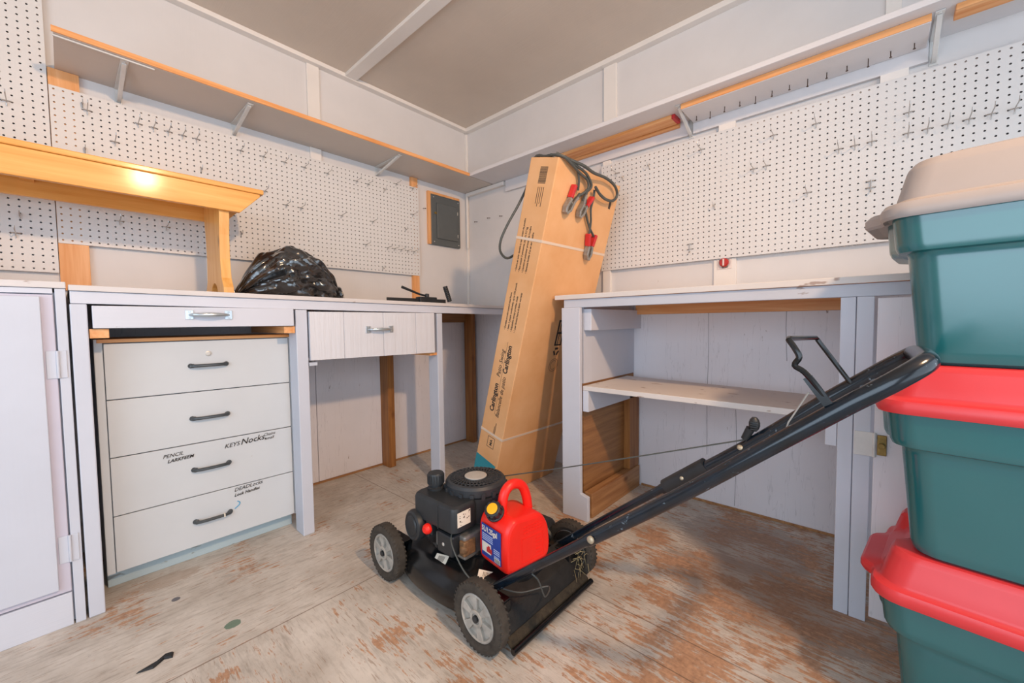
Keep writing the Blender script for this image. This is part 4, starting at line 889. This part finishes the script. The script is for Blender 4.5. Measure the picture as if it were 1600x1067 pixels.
MB(gxf).tube(spline([(.040, .066, .150), (.042, .066, .195), (.052, .066, .228), (.075, .066, .246), (.105, .066, .243), (.128, .066, .226), (.143, .066, .190), (.150, .066, .150)], 5), 0.0160, 16).build('can_handle', M['red'], gb)
nd = Vector((-.62, -.30, .72)).normalized(); n0 = Vector((.020, .068, .166))
MB(gxf).lathe([(.028, -.012), (.026, .010), (.022, .014)], n0, nd, 24).build('spout_neck', M['red'], gb)
kp = MB(gxf).lathe([(.029, .010), (.030, .013), (.030, .018), (.025, .020), (.025, .040), (.022, .043), (0, .043)], n0, nd, 28)
u_ = nd.orthogonal().normalized(); w_ = nd.cross(u_)
for k in range(10):
    a = 2*math.pi*k/10; d = u_*math.cos(a)+w_*math.sin(a); kp.obox(n0+nd*.030+d*.025, nd, nd.cross(d), d, .010, .005, .0025)
ko = kp.build('can_cap', M['black'], gc, .001)
MB(gxf).lathe([(.0175, .0432), (.0175, .0448), (.015, .0455), (0, .0455)], n0, nd, 28).build('yellow_disc', M['yellow'], ko)
emb = MB(gxf)
for k in range(3):
    for q in range(7): emb.box(.068+q*.012, .076+q*.012, -.0072, -.004, .132-k*.010, .136-k*.010)
emb.box(.062, .150, -.0070, -.004, .096, .099); emb.box(.062, .150, -.0070, -.004, .022, .025); emb.box(.060, .063, -.0070, -.004, .022, .099); emb.box(.149, .152, -.0070, -.004, .022, .099)
for k in range(5): emb.box(.120, .142, -.0072, -.004, .034+k*.012, .037+k*.012)
emb.build('embossed_text', M['red'], gb)
sl = MB(gxf).loft([[(-.0045, y, z) for y, z in ((.016, .028), (.116, .028), (.116, .132), (.016, .132))], [(-.0058, y, z) for y, z in ((.016, .028), (.116, .028), (.116, .132), (.016, .132))]], 0, False).build('blue_label', M['blue'], gc)
text('label_text', '5L/1.25gal', .023, GO+ex*-.0061+ey*.113+ez*.110, -ey, ez, M['paper'], sl, 0, .0006, squash=.86)
lt = MB(gxf)
for k in range(4): lt.box(-.0063, -.0058, .056, .112, .099-k*.006, .1015-k*.006)
for k in range(3): lt.box(-.0063, -.0058, .022, .052, .068-k*.006, .0705-k*.006); lt.box(-.0063, -.0058, .024, .050, .048-k*.004, .050-k*.004)
lt.build('label_text', simple('pale_blue_print', '#b9c6e6', .5), sl)
MB(gxf).box(-.0064, -.0058, .066, .113, .042, .074).build('label_picture', M['paper'], sl)
MB(gxf).box(-.0068, -.0064, .060, .088, .047, .062).box(-.0068, -.0064, .070, .082, .062, .068).build('label_picture', M['redpaint'], sl)
MB(gxf).box(-.0064, -.0058, .020, .048, .031, .045).build('barcode_panel', M['paper'], sl)
bb = MB(gxf)
for k in range(9): bb.box(-.0067, -.0064, .022+k*.0028, .0232+k*.0028, .032, .044)
bb.build('barcode', M['ink'], sl)

# ------------------------------------------------------------------ stacked storage totes
E1 = Vector((-.108, -.994, 0)).normalized(); E2 = Vector((.994, -.108, 0)).normalized()
TC = Vector((-.978, -2.430, 0))+E1*.312+E2*.196
def trect(hx, hy, r, z, bumpo=0.0, notch=0.0):
    """rounded rectangle, long axis E1; bumpo pushes the middle of the short ends outward (carry handles)"""
    pts = []
    def push(x, y):
        if abs(x) > hx-1e-6 or bumpo or notch:
            t = abs(y)/(hy*0.52)
            s_ = 1.0 if t < .75 else max(0.0, 1-(t-.75)/.35)
            s_ = s_*s_*(3-2*s_)
            if abs(x) > hx-r*1.01: x = math.copysign(abs(x)+(bumpo-notch)*s_, x)
        pts.append(TC+E1*x+E2*y+Vector((0, 0, z)))
    N = 5
    for cx, cy, a0 in ((hx-r, hy-r, 0), (-(hx-r), hy-r, 90), (-(hx-r), -(hy-r), 180), (hx-r, -(hy-r), 270)):
        for k in range(N+1):
            a = math.radians(a0+90*k/N); push(cx+r*math.cos(a), cy+r*math.sin(a))
        if a0 == 90:
            for k in range(1, 20): push(-hx, (hy-r)*(1-2*k/20))
        if a0 == 270:
            for k in range(1, 20): push(hx, -(hy-r)*(1-2*k/20))
    return pts
def tote(label, z, lid, lidname, top=False):
    t = thing('storage_tote', label, 'storage tote', (TC.x, TC.y, z), 'green storage totes stacked on the floor')
    b = MB().loft([trect(hx, hy, r, z+h, bo, no) for hx, hy, r, h, bo, no in ((.235, .158, .04, 0, 0, 0), (.245, .166, .045, .006, 0, 0), (.250, .170, .048, .02, 0, 0), (.2507, .1705, .048, .028, 0, 0), (.2675, .1835, .05, .224, 0, 0), (.268, .184, .05, .232, 0, 0), (.271, .187, .05, .238, .010, 0), (.284, .193, .05, .241, .016, 0), (.288, .195, .05, .250, .016, 0), (.289, .1953, .05, .257, .016, 0), (.295, .1976, .05, .315, .014, 0), (.296, .198, .05, .322, .014, 0), (.300, .200, .05, .326, .012, 0))])
    b.build('tote_body', M['totegreen'], t)
    if not top:
        R_ = ((.302, .200, .050, .316, .020, 0), (.309, .204, .052, .314, .026, 0), (.312, .206, .053, .320, .028, 0), (.312, .206, .053, .334, .028, 0), (.308, .203, .052, .342, .026, 0), (.300, .197, .05, .345, .022, 0), (.296, .193, .05, .350, .006, 0), (.295, .192, .05, .355, .003, 0), (.290, .186, .05, .375, 0, .020), (.282, .178, .05, .404, 0, .030), (.281, .177, .05, .408, 0, .030), (.275, .172, .05, .417, 0, .030), (.268, .166, .05, .419, 0, .028), (.250, .150, .05, .419, 0, .0))
    else:
        R_ = ((.302, .200, .050, .316, .026, 0), (.310, .204, .052, .312, .034, 0), (.314, .207, .053, .318, .036, 0), (.314, .207, .053, .334, .036, 0), (.308, .203, .052, .344, .032, 0), (.296, .194, .05, .347, .020, 0), (.290, .189, .05, .352, .006, 0), (.289, .188, .05, .358, 0, 0), (.276, .178, .05, .414, 0, 0), (.274, .176, .05, .420, 0, 0), (.264, .168, .05, .434, 0, 0), (.244, .152, .05, .440, 0, 0), (.20, .12, .05, .442, 0, 0))
    l = MB().loft([trect(hx, hy, r, z+h, bo, no) for hx, hy, r, h, bo, no in R_]).build('tote_lid', lid, t)
    tag(l, lidname); return t
P_ = 0.4200
tote('green tote with a red lid at the bottom of the three-high stack', 0.0005, M['totered'], 'red lid')
tote('green tote with a red lid in the middle of the three-high stack', P_, M['totered'], 'red lid')
tote('green tote with a taupe lid on top of the three-high stack', 2*P_, M['totegrey'], 'taupe domed lid', True)
